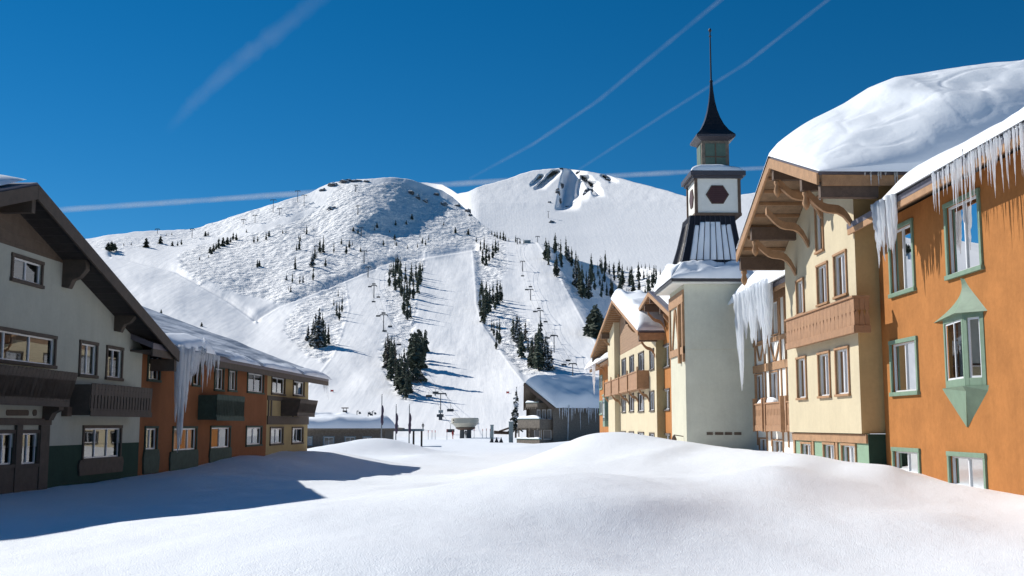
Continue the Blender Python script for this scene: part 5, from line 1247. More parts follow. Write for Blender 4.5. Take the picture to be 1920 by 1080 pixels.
mb.slab([e0, e1, r1, r0], .2); mb.slab([r1, e1, (XEW - 2 * WR, yer, zt_), (XEW - 2 * WR, yer - .1, zt_ + .01)], .2); mb.build('roof', M['edge'], lw_, fr=L)
mb = MB(); mb.box(XEW - .07, XEW - .003, y0r, yer - .02, zt_ - .46, zt_ - .20); mb.box(XEW - .9, XEW - .075, y0r, yer - .02, zt_ - .30, zt_ - .24); mb.build('fascia', M['gbrown'], lw_, fr=L, bevel=.01)
mb = MB(); zz = lambda py: onX(540, py, XWg, L)[1]
za, zb_, zc = onX(537, 749, XWg, L)[1], onX(537, 784, XWg, L)[1], onX(537, 796, XWg, L)[1]
mb.fbox(FWg, YB + .06, YE, za - .12, za + .12, .003, .05); mb.fbox(FWg, YB + .06, YE, zc, zb_ + .1, .003, .07)
for px in (503, 508, 529, 549): y = onX(px, 765, XWg, L)[0]; mb.fbox(FWg, y - .1, y + .1, zb_ + .102, za - .122, .003, .045)
mb.build('timber_frame', M['gbrown'], lw_, fr=L)
w3 = rect_on(('x', XWg + .8, 1), L, (406.5, 739), (457, 788)); slot_balcony(lw_, FWg, w3, .8, .03, 18, M['greenwood'], [(.62, .17, .03, 's'), (.2, .02, .03, 'd')])
w4 = rect_on(('x', XWg + .9, 1), L, (557, 748), (589, 781)); slot_balcony(lw_, FWg, w4, .9, .22, 18, M['gbrown'], [(.6, .15, .025, 's'), (.25, .03, .025, 'd')])
# snow and ice on the left roofs
snow_patch('snow_drift', [(XEW + .12, YS + 1.2, zt_), (XEW + .12, yer, zt_), (r1[0] + .3, yer - 8.7, r1[2] - .1), (r0[0] + .3, y0r + .4, r0[2] - .1)], .055, 'long thin shaded snow sheet on the rust and cream wing roof', fr=L, nu=90, nv=40, p=30, seed=12.3, lump=1.6, edges=(1, 1, 0, 0), mat_='frost')
snow_patch('snow_drift', [(XEW + .2, YS + 1.6, zt_), (XEW + .2, YS + 5.5, zt_), (XEW - 1.0, YS + 5.5, zt_ + .42), (XEW - 1.0, YS + 1.6, zt_ + .42)], .42, 'snow lump at the corner where lodge gable and rust wing roof meet', fr=L, nu=16, nv=10, p=8, seed=2.3)
for k, (pa, pb) in enumerate(((424, 482), (488, 560), (565, 618))):
    ya, yb = onX(pa, 690, XEW, L)[0], min(onX(pb, 690, XEW, L)[0], yer + .1)
    snow_patch('snow_drift', [(XEW + .22, ya, zt_ - .1), (XEW + .22, yb, zt_ - .1), (XEW - .6, yb, zt_ + .25), (XEW - .6, ya, zt_ + .25)], .17, ('nearest', 'middle', 'farthest')[k] + ' of three icy snow rolls along the rust and cream wing eave', fr=L, nu=26, nv=10, p=7, seed=3 + k, lump=.8)
snow_patch('snow_drift', [(XVL - .15, lel[0] + 5, apl[1] - 6.5 * slope_l), (XVL - .15, apl[0] - .3, apl[1] + .02), (XG_ - 6, apl[0] - .3, apl[1] + .02), (XG_ - 6, lel[0] + 5, apl[1] - 6.5 * slope_l)], .38, 'low snow ridge on top of the shaded gabled lodge', fr=L, nu=20, nv=14, p=6, seed=9.9)
pts = []; rg = random.Random(31)
for i in range(44):
    px = 336 + 42 * (i % 22) / 21; y = onX(px, 690, XEW + .1, L)[0]
    env = np.interp(px, [335, 339, 341, 348, 354, 360, 366, 372, 378], [790, 800, 866, 770, 715, 735, 690, 680, 664]) - rg.uniform(0, 34) * (0 if abs(px - 340.5) < 1.2 else 1)
    pts.append((XEW + .1 + rg.uniform(-.1, .12), y, zt_ + rg.uniform(-.1, .12), max(onX(px, env, XEW + .1, L)[1], -1.9)))
ice_curtain('ice_curtain', pts, 'tall bluish ice column with a thin tail reaching the snow beside the gabled lodge', fr=L, th=.13, seed=6)
rg = random.Random(8)
for k in range(22):
    px = 372 + 38 * k / 21 + rg.uniform(-.8, .8); y = onX(px, 690, XEW + .12, L)[0]; icicle((XEW + .12, y, zt_ - .02), rg.choice([.4, .7, 1.0, 1.4]) * rg.uniform(.7, 1.2) * (1.25 - .75 * k / 21), rg.uniform(.035, .06), 'icicle in the row between ice column and green balcony of the rust wing', 'icicle row on the rust wing eave', fr=L)
for k in range(5): y = yer - .15 * k; icicle((XEW - .02 - .04 * k, y, zt_ - .02), 1.5 - .2 * k, .06, 'bent icicle at the far tip of the rust and cream wing eave', 'icicles at the wing tip', fr=L)
# ================================================================ low shop building beyond the wing
YL = 138.0
def P3(px, py, Y): x, z = onY(px, py, Y); return (x, Y, z)
lb = thing('low_building', 'low dark brown building half buried behind snow mounds, thick snow on its hipped roof', 'building', P3(640, 838, YL))
x0, x1 = onY(540, 820, YL)[0], onY(722, 820, YL)[0]; z0, z1 = onY(640, 845, YL)[1] - .6, onY(640, 805, YL)[1]
FLB = ('y', YL, -1)
lbw = [rect_on(FLB, W, a, b) for a, b in (((576, 818), (586, 836)), ((606, 818), (627, 836)), ((646, 818), (667, 836)), ((680, 818), (697, 836)))]
mb = MB(); mb.wall(FLB, x0, x1, z0, z1, [hole_of(w, .1) for w in lbw]); mb.build('wall', M['lodge'], lb)
mb = MB(); mb.face([(x1, YL, z0), (x1, YL + 12, z0), (x1, YL + 12, z1), (x1, YL, z1)]); mb.build('side_wall', M['lodge'], lb)
mb = MB(); mb.face([(x0, YL, z0), (x0, YL + 12, z0), (x0, YL + 12, z1), (x0, YL, z1)]); mb.face([(x0, YL + 12, z0), (x1, YL + 12, z0), (x1, YL + 12, z1), (x0, YL + 12, z1)]); mb.build('rear_wall', M['lodge'], lb)
for w in lbw: window(lb, FLB, w, M['bluegrey'], .12, far=True, curtain='blind')
xr0, xr1 = x0 - 1, onY(742, 804, YL - 1)[0]; ze_ = onY(640, 803, YL - 1)[1]; xm = onY(628, 780, YL + 6)[0]; zm_ = onY(628, 781, YL + 6)[1]
mb = MB(); A = (xr0, YL - 1, ze_); B = (xr1, YL - 1, ze_); Cc = (xm, YL + 6, zm_ - .7); D = (xr0, YL + 6, zm_ - .7); mb.slab([A, B, Cc, D], .25); mb.slab([B, (xr1, YL + 13, ze_), (xm + .01, YL + 6.01, zm_ - .7), Cc], .25); mb.build('roof', M['lodge'], lb)
o = snow_patch('snow_drift', [(A[0], A[1] - .2, A[2]), (B[0], B[1] - .2, B[2]), (xm, YL + 6.1, zm_ - .75), (D[0], D[1] + .1, D[2])], 1.15, 'thick even snow layer on the low brown building roof', nu=40, nv=24, p=11, seed=3.3, lump=.25, edges=(1, 0, 0, 0))
cx, cz = onY(648, 786, YL + 5); mb = MB(); mb.box(cx - .75, cx + .6, YL + 4.5, YL + 5.6, cz - .8, cz + .5); mb.box(cx - .35, cx + .15, YL + 4.7, YL + 5.3, cz + .502, cz + 1.1); co = mb.build('chimney', M['brick'], lb)
mb = MB(); mb.box(cx - .5, cx + .3, YL + 4.55, YL + 5.45, cz + 1.35, cz + 1.47)
for q in (-.3, .1): mb.box(cx + q - .03, cx + q + .03, YL + 4.9, YL + 5.0, cz + 1.102, cz + 1.348)
mb.build('chimney_cap', M['dbrown'], co)
# flat canopy beside it
cp = thing('canopy', 'thin flat grey canopy on posts reaching out from the low brown building', 'canopy', P3(765, 815, 150))
a, b = P3(728, 808.5, 150), P3(793, 808.5, 150); mb = MB(); mb.box(a[0], b[0], 149, 153, a[2], a[2] + .3); mb.build('canopy_roof', M['bluegrey'], cp)
for px in (731, 776, 791):
    q = P3(px, 812, 150); mb = MB(); mb.box(q[0] - .12, q[0] + .12, 149.4, 149.64, -3.2, a[2] - .003); mb.build('post', M['dbrown'], cp)
a, b = P3(716, 800, 156), P3(744, 806, 156); mb = MB(); mb.box(a[0], b[0], 155, 159, b[2], a[2] + .2); mb.build('upper_box', M['bluegrey'], cp)
# flag poles
for px, pt, pb, Y, lb_ in ((715, 741, 828, 128, 'tallest flagpole, standing before the low brown building'), (742, 760, 828, 124, 'flagpole in the middle of three, furled dark flag halfway down'), (767, 760, 828, 124, 'flagpole nearest the open slope, thin furled flag')):
    q = P3(px, pb, Y); zt = onY(px, pt, Y)[1]; fpole = thing('flagpole', lb_, 'flagpole', (q[0], Y, q[2]), group='three flagpoles')
    mb = MB(); mb.tube([(q[0], Y, q[2] - .8), (q[0], Y, zt - .1), (q[0], Y, zt)], [.075, .05, .02], n=8); mb.build('pole', M['steel'], fpole)
    mb = MB(); zf = q[2] + (zt - q[2]) * .78; n = 8; mb.tube([(q[0] + .07 + .03 * math.sin(k), Y, zf - k * .32) for k in range(n)], [.05, .13, .16, .12, .18, .15, .17, .05], n=7); mb.build('flag', M['flag'], fpole, smooth=True)
    mb = MB(); mb.tube([(q[0], Y, zt), (q[0], Y, zt + .07), (q[0], Y, zt + .14)], [.02, .07, .02], n=7); mb.build('finial', M['steel'], fpole)
# lamp standards
for px, pt, pb, lb_ in ((669, 770, 793, 'small lamp standard by the chimney of the low brown building'), (690, 773, 795, 'lamp standard next to the double headed one'), (698, 771, 796, 'double headed lamp standard nearest the flagpoles')):
    Y = 200; q = P3(px, pb, Y); zt = onY(px, pt, Y)[1]; t = thing('street_lamp', lb_, 'lamp', (q[0], Y, q[2]), group='lamp standards at the slope foot')
    mb = MB(); mb.tube([(q[0], Y, -3.6), (q[0], Y, zt), (q[0] + .3, Y, zt + .1)], [.09, .07, .06], n=6); mb.build('pole', M['towerpost'], t)
    for s in ((1,) if px != 698 else (1, -1)): mb = MB(); mb.bar((q[0], Y, zt - .1), (q[0] + .5 * s, Y, zt - .25), .08, .08); mb.tube([(q[0] + .5 * s, Y, zt - .2), (q[0] + .5 * s, Y, zt - .5), (q[0] + .5 * s, Y, zt - .6)], [.12, .25, .1], n=8); mb.build('lamp_head', M['towerpost'], t)

# ================================================================ far chalet with prow balconies
HC = P3(1037, 820, 172); ch = Frame(math.radians(-34.0))           # local x runs from the front to the back
bx, by, _ = ch.to(HC); gz = -3.0
k_ = 172 / FPX
zap = onY(987, 717, 172)[1]; zev = onY(1037, 763, 172)[1]
cl = thing('chalet', 'weathered chalet with steep snowy roof and stacked balconies at the slope foot', 'building', (bx, by, gz), ch)
HW = 3.5; LEN = 17.0
cx0, cyr = bx, by + HW          # front wall x; ridge y (the visible long wall is at y = by)
cs = MB(); cs.face([(bx, by, gz - 1), (bx + LEN, by, gz - 1), (bx + LEN, by, zev + .1), (bx, by, zev + .1)]); cs.build('long_wall', M['lodge'], cl, fr=ch)
cs = MB(); cs.face([(bx, by + 2 * HW, gz - 1), (bx + LEN, by + 2 * HW, gz - 1), (bx + LEN, by + 2 * HW, zev + .1), (bx, by + 2 * HW, zev + .1)]); cs.face([(bx + LEN, by, gz - 1), (bx + LEN, by + 2 * HW, gz - 1), (bx + LEN, by + 2 * HW, zev), (bx + LEN, by + HW, zap - .5), (bx + LEN, by, zev)]); cs.build('rear_wall', M['lodge'], cl, fr=ch)
cs = MB(); cs.face([(bx + .6, by, gz - 1), (bx + .6, by + 2 * HW, gz - 1), (bx + .6, by + 2 * HW, zev), (bx + .6, by + HW, zap - .5), (bx + .6, by, zev)]); cs.build('front_wall', M['lodge'], cl, fr=ch)
PR = 2.9
for sgn in (-1, 1):
    cs = MB(); ey = cyr + sgn * (HW + .5); cs.slab([(bx - PR, cyr, zap), (bx - .1, ey, zev - .15), (bx + LEN + .5, ey, zev - .15), (bx + LEN + .5, cyr, zap)], .25); cs.build('roof', M['lodge'], cl, fr=ch)
    cs = MB(); cs.bar((bx - PR - .03, cyr, zap - .22), (bx - .13, ey, zev - .37), .10, .42); cs.build('barge_board', M['dbrown'], cl, fr=ch)
zl = [onY(1010, py, 172)[1] for py in (829, 803, 786, 765, 752)]
for (zbt, ztp, dep, half, nm) in ((zl[1] - .05, zl[2], 2.6, 2.9, 'balcony'), (onY(1000, 764, 172)[1], onY(1000, 755, 172)[1], 2.0, 1.5, 'balcony'), (gz - .4, onY(1000, 824, 172)[1], 2.7, 3.0, 'balcony')):
    cs = MB(); x_ = bx + .5 - dep; cs.box(x_, x_ + .08, cyr - half, cyr + half, zbt, ztp); cs.box(x_ + .08, bx + .6, cyr - half, cyr - half + .08, zbt, ztp); cs.box(x_ + .08, bx + .6, cyr + half - .08, cyr + half, zbt, ztp); bo = cs.build(nm, M['lodge'], cl, fr=ch)
    cs = MB(); cs.box(x_ - .06, x_ + .12, cyr - half - .06, cyr + half + .06, ztp + .003, ztp + .1); cs.build('rail', M['sage'], bo, fr=ch)
    cs = MB(); cs.box(x_, bx + .59, cyr - half + .09, cyr + half - .09, zbt + .02, zbt + .12)
    for q in np.linspace(-half + .2, half - .2, 6): cs.box(x_ - .25, bx + .5, cyr + q - .07, cyr + q + .07, zbt - .22, zbt - .005)
    cs.build('deck', M['lodge'], bo, fr=ch)
cs = MB()
for yy in (cyr - 2.8, cyr, cyr + 2.8): cs.box(bx - 2.0, bx - 1.85, yy - .08, yy + .08, gz - 1, zl[1] - .1)
cs.build('post', M['lodge'], cl, fr=ch)
FCH = ('x', bx + .6, -1)
for a0, a1, za, zb in ((-2.2, -1.5, zl[2] + .1, zl[2] + 1.4), (-.8, -.1, zl[2] + .1, zl[2] + 1.4), (.6, 1.3, zl[2] + .1, zl[2] + 1.4), (-2.2, -.4, gz + .9, gz + 2.2), (.3, 2.0, gz + .9, gz + 2.2), (-1.0, -.45, zl[4] + .6, zl[4] + 1.6), (-.2, .35, zl[4] + .6, zl[4] + 1.9)):
    m1 = MB(); m1.fbox(FCH, cyr + a0 - .1, cyr + a1 + .1, za - .1, zb + .1, .003, .05); wo = m1.build('window', M['sash'], cl, fr=ch); m1 = MB(); m1.face([m1.fp(FCH, cyr + a, z, .056) for a, z in ((a0, za), (a1, za), (a1, zb), (a0, zb))]); m1.build('pane', M['sashdark'], wo, fr=ch)
snow_patch('snow_drift', [(bx - PR + .25, cyr, zap - .02), (bx + .1, cyr - HW - .7, zev - .15), (bx + LEN, cyr - HW - .7, zev - .15), (bx + LEN, cyr, zap - .02)], 1.5, 'very thick snow on the visible slope of the weathered chalet', fr=ch, nu=26, nv=46, p=9, seed=5.5, lump=.2, edges=(1, 1, 0, 0))
snow_patch('snow_drift', [(bx - PR + .1, cyr, zap - .02), (bx - .1, cyr + HW + .4, zev - .15), (bx + LEN, cyr + HW + .4, zev - .15), (bx + LEN, cyr, zap - .02)], .5, 'snow edge on the far slope of the weathered chalet', fr=ch, nu=16, nv=20, p=9, seed=6.5, lump=.2)
for zt_, half, dep, s_ in ((zl[2] + .1, 2.9, 2.6, 'long middle'), (onY(1000, 755, 172)[1] + .1, 1.5, 2.0, 'small top'), (onY(1000, 824, 172)[1] + .1, 3.0, 2.7, 'ground floor')):
    snow_patch('balcony_snow', [(bx + .4 - dep, cyr - half, zt_), (bx + .4 - dep, cyr + half, zt_), (bx + .9 - dep, cyr + half, zt_), (bx + .9 - dep, cyr - half, zt_)], .4, 'snow pillow on the ' + s_ + ' balcony rail of the chalet', fr=ch, nu=20, nv=6, p=6, seed=zt_, lump=.7, group='snow on balconies')
rg = random.Random(77)
for k in range(34):
    x = bx + .6 + (LEN - 4) * (k / 33) ** .9 + rg.uniform(-.15, .15); icicle((x, cyr - HW - .75, zev - .2), rg.choice([.8, 1.3, 1.8, 2.3]) * rg.uniform(.8, 1.2) if k not in (4, 9) else (5.5 if k == 4 else 3.4), rg.uniform(.07, .13), 'long icicle hanging before the dark side wall of the chalet', 'icicle row of the chalet', fr=ch)
# timber gateway between two pillars
gw_ = thing('gateway', 'timber gateway of grey pillars and crossed beams left of the chalet', 'gateway', P3(940, 815, 185))
for px, w_, pt, pb in ((922.5, 6, 798, 815), (958, 8, 792, 825)):
    a, b = P3(px - w_ / 2, pt, 185), P3(px + w_ / 2, pb, 185); mb = MB(); mb.box(a[0], b[0], 184.6, 185.6, b[2] - 1, a[2]); mb.box(a[0] - .05, b[0] + .05, 184.5, 185.7, a[2] + .003, a[2] + .15); mb.build('pillar', M['bluegrey'], gw_)
mb = MB()
for a, b in (((926, 809), (955, 811)), ((926, 812), (956, 813)), ((936, 809), (956, 802))): mb.bar(P3(*a, 185.1), P3(*b, 185.1), .3, .3)
mb.build('beam', M['dbrown'], gw_)
# three dark cones on the snow, small red banners
for px, lb_ in ((922, 'small dark cone marker on the snow, farthest from the chalet'), (931, 'small dark cone marker between two others before the gateway'), (939.5, 'small dark cone marker nearest the chalet')):
    q = P3(px, 825, 175); q = (q[0], q[1], float(Zg(q[0], q[1])) - .03); t = thing('cone_marker', lb_, 'marker', q, group='three cone markers'); mb = MB(); mb.tube([(q[0], q[1], q[2]), (q[0], q[1], q[2] + .22), (q[0] + .02, q[1], q[2] + .75)], [.36, .28, .05], n=8); mb.build('cone', M['dark'], t)
    mb = MB(); mb.tube([(q[0], q[1], q[2] + .72), (q[0] + .02, q[1], q[2] + .84)], [.09, .08], n=6); mb.build('knob', M['dark'], t)
for px, py, lb_ in ((622.5, 735, 'small red banner on the groomed slope past the wing eave'), (952, 738, 'faint red banner on the slope above the chalet tree')):
    p, r = hill_point(px, py); s = r / FPX; t = thing('banner', lb_, 'banner', tuple(p)); w_ = 2.6 * s
    mb = MB(); mb.box(p.x - w_, p.x + w_, p.y, p.y + .06, p.z + .8 * s, p.z + 4 * s); mb.build('cloth', M['redcloth'], t); mb = MB()
    for e in (-w_, w_): mb.tube([(p.x + e, p.y + .03, p.z - 1), (p.x + e, p.y + .03, p.z + 4.4 * s)], [.05, .05], n=6)
    mb.build('pole', M['steel'], t)

# ================================================================ chairlift: bottom terminal, towers, cables, chairs
TC = P3(871.5, 795, 238); te = thing('lift_terminal', 'beige rounded lift terminal on two dark legs at the slope foot', 'lift station', TC)
def pill(mb, cx, cy, hx, hy, z0, z1, k0=1.0, k1=1.0, n=32):
    P = []
    for z, k in ((z0, k0), (z0 + (z1 - z0) * .35, (k0 + 1) / 2 + .06), (z0 + (z1 - z0) * .5, 1), (z1 - .15, k1), (z1, k1 * .93)):
        row = []
        for j in range(n + 1):
            t = 2 * math.pi * j / n; c, s = math.cos(t), math.sin(t); sx = abs(c) ** .55 * (1 if c > 0 else -1); sy = abs(s) ** .8 * (1 if s > 0 else -1)
            row.append((cx + hx * k * sx, cy + hy * k * sy, z))
        P.append(row)
    mb.grid(P); mb.face(P[-1][:-1]); mb.face(P[0][:-1][::-1])
zt0, zt1 = onY(870, 803, 238)[1], onY(870, 783.5, 238)[1]; hx = (onY(898, 790, 238)[0] - onY(846, 790, 238)[0]) / 2
mb = MB(); pill(mb, TC[0], 240, hx, 4.5, zt0, zt1, .62, 1.0); mb.build('housing', M['termbody'], te, smooth=False)
mb = MB(); pill(mb, TC[0] + .1, 240, hx * .72, 3.2, zt0 - .35, zt0 + .3, .7, 1.0); mb.build('underside', M['dbrown'], te)
for px in (866, 879):
    q = P3(px, 815, 238.5); mb = MB(); mb.hexa([(q[0] - .5, 238.4, -4), (q[0] + .5, 238.4, -4), (q[0] + .5, 240.5, -4), (q[0] - .5, 240.5, -4), (q[0] - .4, 238.4, zt0), (q[0] + .5, 238.4, zt0), (q[0] + .5, 240.5, zt0), (q[0] - .4, 240.5, zt0)]); mb.build('leg', M['towerpost'], te)
mb = MB(); a, b = P3(849, 786.5, 236.6), P3(859, 789, 236.6); mb.box(a[0], b[0], 236.3, 236.42, b[2], a[2]); a, b = P3(849, 792, 236.6), P3(855, 793, 236.6); mb.box(a[0], b[0], 236.3, 236.42, b[2], a[2]); mb.build('louvre', M['maroon'], te)
# towers: (px, top, base)
LINES = {'centre': [(826, 740, 787), (719, 591, 622), (701, 536, 559), (690, 501, 520), (682.5, 471, 494), (677, 427, 443), (671, 386, 402), (667, 347, 360)],
         'run': [(1074, 683, 712), (1039, 630, 661), (1013, 583, 606), (995, 543, 563), (980, 490, 509), (970, 447, 458)],
         'ridge': [(558, 358, 378), (570, 366, 386), (524, 391, 403), (512, 375, 398), (478, 404, 418), (456, 412, 420), (360, 430, 446), (295, 430, 438), (594, 462, 485)],
         'bowl': [(1063, 459, 479), (1044, 450, 464), (1008, 443, 455), (1028, 396, 409), (1047, 455, 468)]}
LBL = {'centre': 'T shaped lift tower of the centre chairlift, ', 'run': 'T shaped lift tower on the open run, ', 'ridge': 'small lift tower on the long left ridge, ', 'bowl': 'small lift tower by the summit bowl, '}
WHL = {'centre': ['nearest and largest, beside the terminal', 'between the two big tree groups', 'just under the dark tree stand', 'above the cat road', 'beside the mogul field', 'halfway up the knob', 'high on the knob', 'on top of the knob'],
       'run': ['lowest, above the chalet roof', 'second from the bottom beside the dense trees', 'third from the bottom', 'in the middle of the open run', 'next to the shaded forest strip', 'at the brow'],
       'ridge': ['on the skyline under the crags', 'beneath the crags', 'on the open slope below the skyline', 'on the skyline midway', 'low on the open ridge', 'shortest one', 'among the left trees', 'at the far left end', 'lone mast beside the mogul slope'],
       'bowl': ['rightmost', 'at the top of the forest', 'on the brow beside a hut', 'alone in the bowl', 'half hidden by trees']}
TOPS = {}
def place(px, py): return hill_point(px, py)
for ln, tw_ in LINES.items():
    TOPS[ln] = []
    for (px, pt, pb), wh in zip(tw_, WHL[ln]):
        if (ln == 'bowl' and wh == 'alone in the bowl'): p, r = peak_point(px, pb)
        else: p, r = hill_point(px, pb)
        s = r / FPX; H = (pb - pt) * s; q = ray(px, pt); zt = p.z + H; w_ = max(.16, 1.0 * s) if ln in ('centre', 'run') else .6 * s
        t = thing('lift_tower', LBL[ln] + wh, 'lift tower', tuple(p), group='lift towers')
        mb = MB(); mb.tube([(p.x, p.y, p.z - 2.0), (p.x, p.y, zt)], [w_, w_ * .72], n=8)
        if pb > 775: mb.box(p.x - .5, p.x + .5, p.y - .4, p.y + .5, p.z - 1, p.z + 1.6)
        mb.build('mast', M['towerpost'], t)
        arm = (pt and H * .22) if ln != 'bowl' else H * .18; arm = max(arm, 1.3)
        mb = MB(); mb.box(p.x - arm, p.x + arm, p.y - .2, p.y + .2, zt + .003, zt + .4); mb.build('crossarm', M['towerpost'], t)
        mb = MB()
        for e in (-arm, arm): mb.box(p.x + e - .15, p.x + e + .15, p.y - 1.2, p.y + 1.2, zt - .35, zt - .02)
        mb.build('sheaves', M['towerpost'], t); TOPS[ln].append((p.x, p.y, zt - .2, arm))
        if wh == 'nearest and largest, beside the terminal':
            mb = MB(); mb.box(p.x - .55, p.x + .7, p.y - .5, p.y - .42, p.z + 1.9, p.z + 2.7); mb.build('sign_plate', M['bluegrey'], t)
# ropes and chairs of the two lines one can follow
for ln, start in (('centre', (TC[0], 238.0, zt0 + .7, 2.0)), ('run', None)):
    seq = ([start] if start else []) + TOPS[ln]
    for e, wh in ((-1, 'far from the forest side'), (1, 'on the forest side')):
        mb = MB(); n = 0
        for a, b in zip(seq, seq[1:]):
            A = Vector((a[0] + e * a[3], a[1], a[2])); B = Vector((b[0] + e * b[3], b[1], b[2])); Lh = (B - A).length; pts = [A.lerp(B, t / 8) - Vector((0, 0, Lh * .025 * 4 * (t / 8) * (1 - t / 8))) for t in range(9)]
            mb.tube(pts, [.035] * 9, n=5)
            m_ = int(Lh / 17)
            for k in range(1, m_):
                t = (k + .25 * e) / m_; p = A.lerp(B, t) - Vector((0, 0, Lh * .025 * 4 * t * (1 - t)))
                if p.y > 620 or k % 2 == 0: continue
                c = thing('lift_chair', 'empty chair hanging from the ' + ('centre chairlift' if ln == 'centre' else 'chairlift on the open run'), 'lift chair', tuple(p), group='chairs of the ' + ln + ' chairlift')
                cm = MB(); cm.tube([(p.x, p.y, p.z), (p.x, p.y - .5, p.z - .5), (p.x, p.y - .5, p.z - 1.9)], [.05, .05, .05], n=5); cm.build('hanger', M['towerpost'], c)
                cm = MB(); cm.box(p.x - .9, p.x + .9, p.y - .75, p.y - .25, p.z - 2.02, p.z - 1.92); cm.box(p.x - .9, p.x + .9, p.y - .25, p.y - .18, p.z - 2.0, p.z - 1.3); cm.build('seat', M['towerpost'], c)
        o = mb.build('lift_rope', M['towerpost']); tag(o, ('centre' if ln == 'centre' else 'open run') + ' chairlift rope ' + wh, 'rope')
hp, hr_ = hill_point(989, 456); s = hr_ / FPX; t = thing('hut', 'tiny grey lift hut on the brow under the summit bowl', 'hut', tuple(hp)); mb = MB(); mb.box(hp.x - 6 * s, hp.x + 6 * s, hp.y, hp.y + 8 * s, hp.z - 1, hp.z + 5.5 * s); mb.build('wall', M['bluegrey'], t); mb = MB(); mb.box(hp.x - 6.5 * s, hp.x + 6.5 * s, hp.y - .6 * s, hp.y + 8.5 * s, hp.z + 5.52 * s, hp.z + 6.3 * s); mb.build('roof', M['snowr'], t)
sp, sr = peak_point(1053, 317.5); s = sr / FPX; t = thing('summit_station', 'tiny dark lift station on the very top of the summit', 'lift station', tuple(sp)); mb = MB(); mb.box(sp.x - 3.5 * s, sp.x + 3 * s, sp.y, sp.y + 6 * s, sp.z - 2 * s, sp.z + 2.4 * s); mb.build('wall', M['towerpost'], t); mb = MB(); mb.box(sp.x - 4 * s, sp.x + 3.4 * s, sp.y - .4 * s, sp.y + 6 * s, sp.z + 2.42 * s, sp.z + 3.0 * s); mb.build('roof', M['bluegrey'], t)

# ================================================================ people at the slope foot
def person(base, h, coat, label, step=.12, rz=0.0):
    t = thing('person', label, 'person', tuple(base)); x, y, z = 0, 0, 0; k = h / 1.75
    V = [(0, 0, .95), (0, 0, 1.15), (0, .01, 1.38), (0, .0, 1.5), (0, -.01, 1.60), (0, -.01, 1.72), (-.1, 0, .9), (-.11, -step, .5), (-.11, -step * 1.2, .08), (-.11, -step * 1.2 - .16, .04), (.1, 0, .9), (.11, step, .5), (.11, step * 1.4, .08), (.11, step * 1.4 - .16, .04),
         (-.2, .01, 1.38), (-.27, .03, 1.12), (-.26, -.1, .9), (-.26, -.16, .82), (.2, .01, 1.38), (.27, .03, 1.12), (.26, -.08, .9), (.26, -.14, .82)]
    E = [(0, 1), (1, 2), (2, 3), (3, 4), (4, 5), (0, 6), (6, 7), (7, 8), (8, 9), (0, 10), (10, 11), (11, 12), (12, 13), (2, 14), (14, 15), (15, 16), (16, 17), (2, 18), (18, 19), (19, 20), (20, 21)]
    Rr = [.15, .15, .16, .06, .10, .09, .10, .075, .05, .045, .10, .075, .05, .045, .075, .055, .045, .045, .075, .055, .045, .045]
    me = bpy.data.meshes.new('body'); me.from_pydata([(a * k, b * k, c * k) for a, b, c in V], E, []); o = bpy.data.objects.new('body', me); COL.objects.link(o); o.parent = t; me.materials.append(coat)
    md = o.modifiers.new('skin', 'SKIN'); lay = me.skin_vertices[0].data if me.skin_vertices else None
    if lay is None:
        bm_ = __import__('bmesh').new(); bm_.from_mesh(me); bm_.verts.layers.skin.verify(); bm_.to_mesh(me); bm_.free(); lay = me.skin_vertices[0].data
    for v, r in zip(lay, Rr): v.radius = (r * k, r * k)
    lay[0].use_root = True; o.modifiers.new('sub', 'SUBSURF').levels = 1; o.modifiers['sub'].render_levels = 1
    mb = MB(); mb.tube([(0, -.01 * k, 1.70 * k), (0, 0, 1.76 * k), (0, .01 * k, 1.82 * k)], [.105 * k, .10 * k, .03 * k], n=8)
    BASE[t.name] = (0, 0, 0); mb.build('hat', M['dark'], t); t.rotation_euler = (0, 0, rz)
q = hill_point(793, 806)[0]; person(q, 1.8, M['dark'], 'person in dark clothes standing on the mound past the canopy')
q = P3(873.5, 814, 237.0); q = (q[0], q[1], float(Zg(q[0], q[1]))); person(q, 1.8, M['dark'], 'person in dark clothes standing between the terminal legs')
q = P3(849, 815, 230); q = (q[0], q[1], float(Zg(q[0], q[1]))); person(q, 1.75, M['jacketred'], 'person in a dark red jacket left of the lift terminal', rz=.8)

for k, (px, Y) in enumerate(((803, 236), (810, 238), (816, 236), (905, 232), (912, 236), (919, 233), (838, 215), (889, 228))):
    x = onY(px, 815, Y)[0]; z = float(Zg(x, Y)); t = thing('marker_pole', 'thin orange tipped marker pole in the snow ' + ('left of the lift terminal' if px < 870 else 'right of the lift terminal'), 'pole', (x, Y, z), group='marker poles ' + ('left' if px < 870 else 'right') + ' of the terminal')
    mb = MB(); mb.tube([(x, Y, z - .4), (x, Y, z + 1.5)], [.06, .05], n=6); mb.build('pole', M['bluegrey'], t); mb = MB(); mb.tube([(x, Y, z + 1.5), (x, Y, z + 1.95)], [.075, .07], n=6); mb.build('tip', M['redcloth'], t)
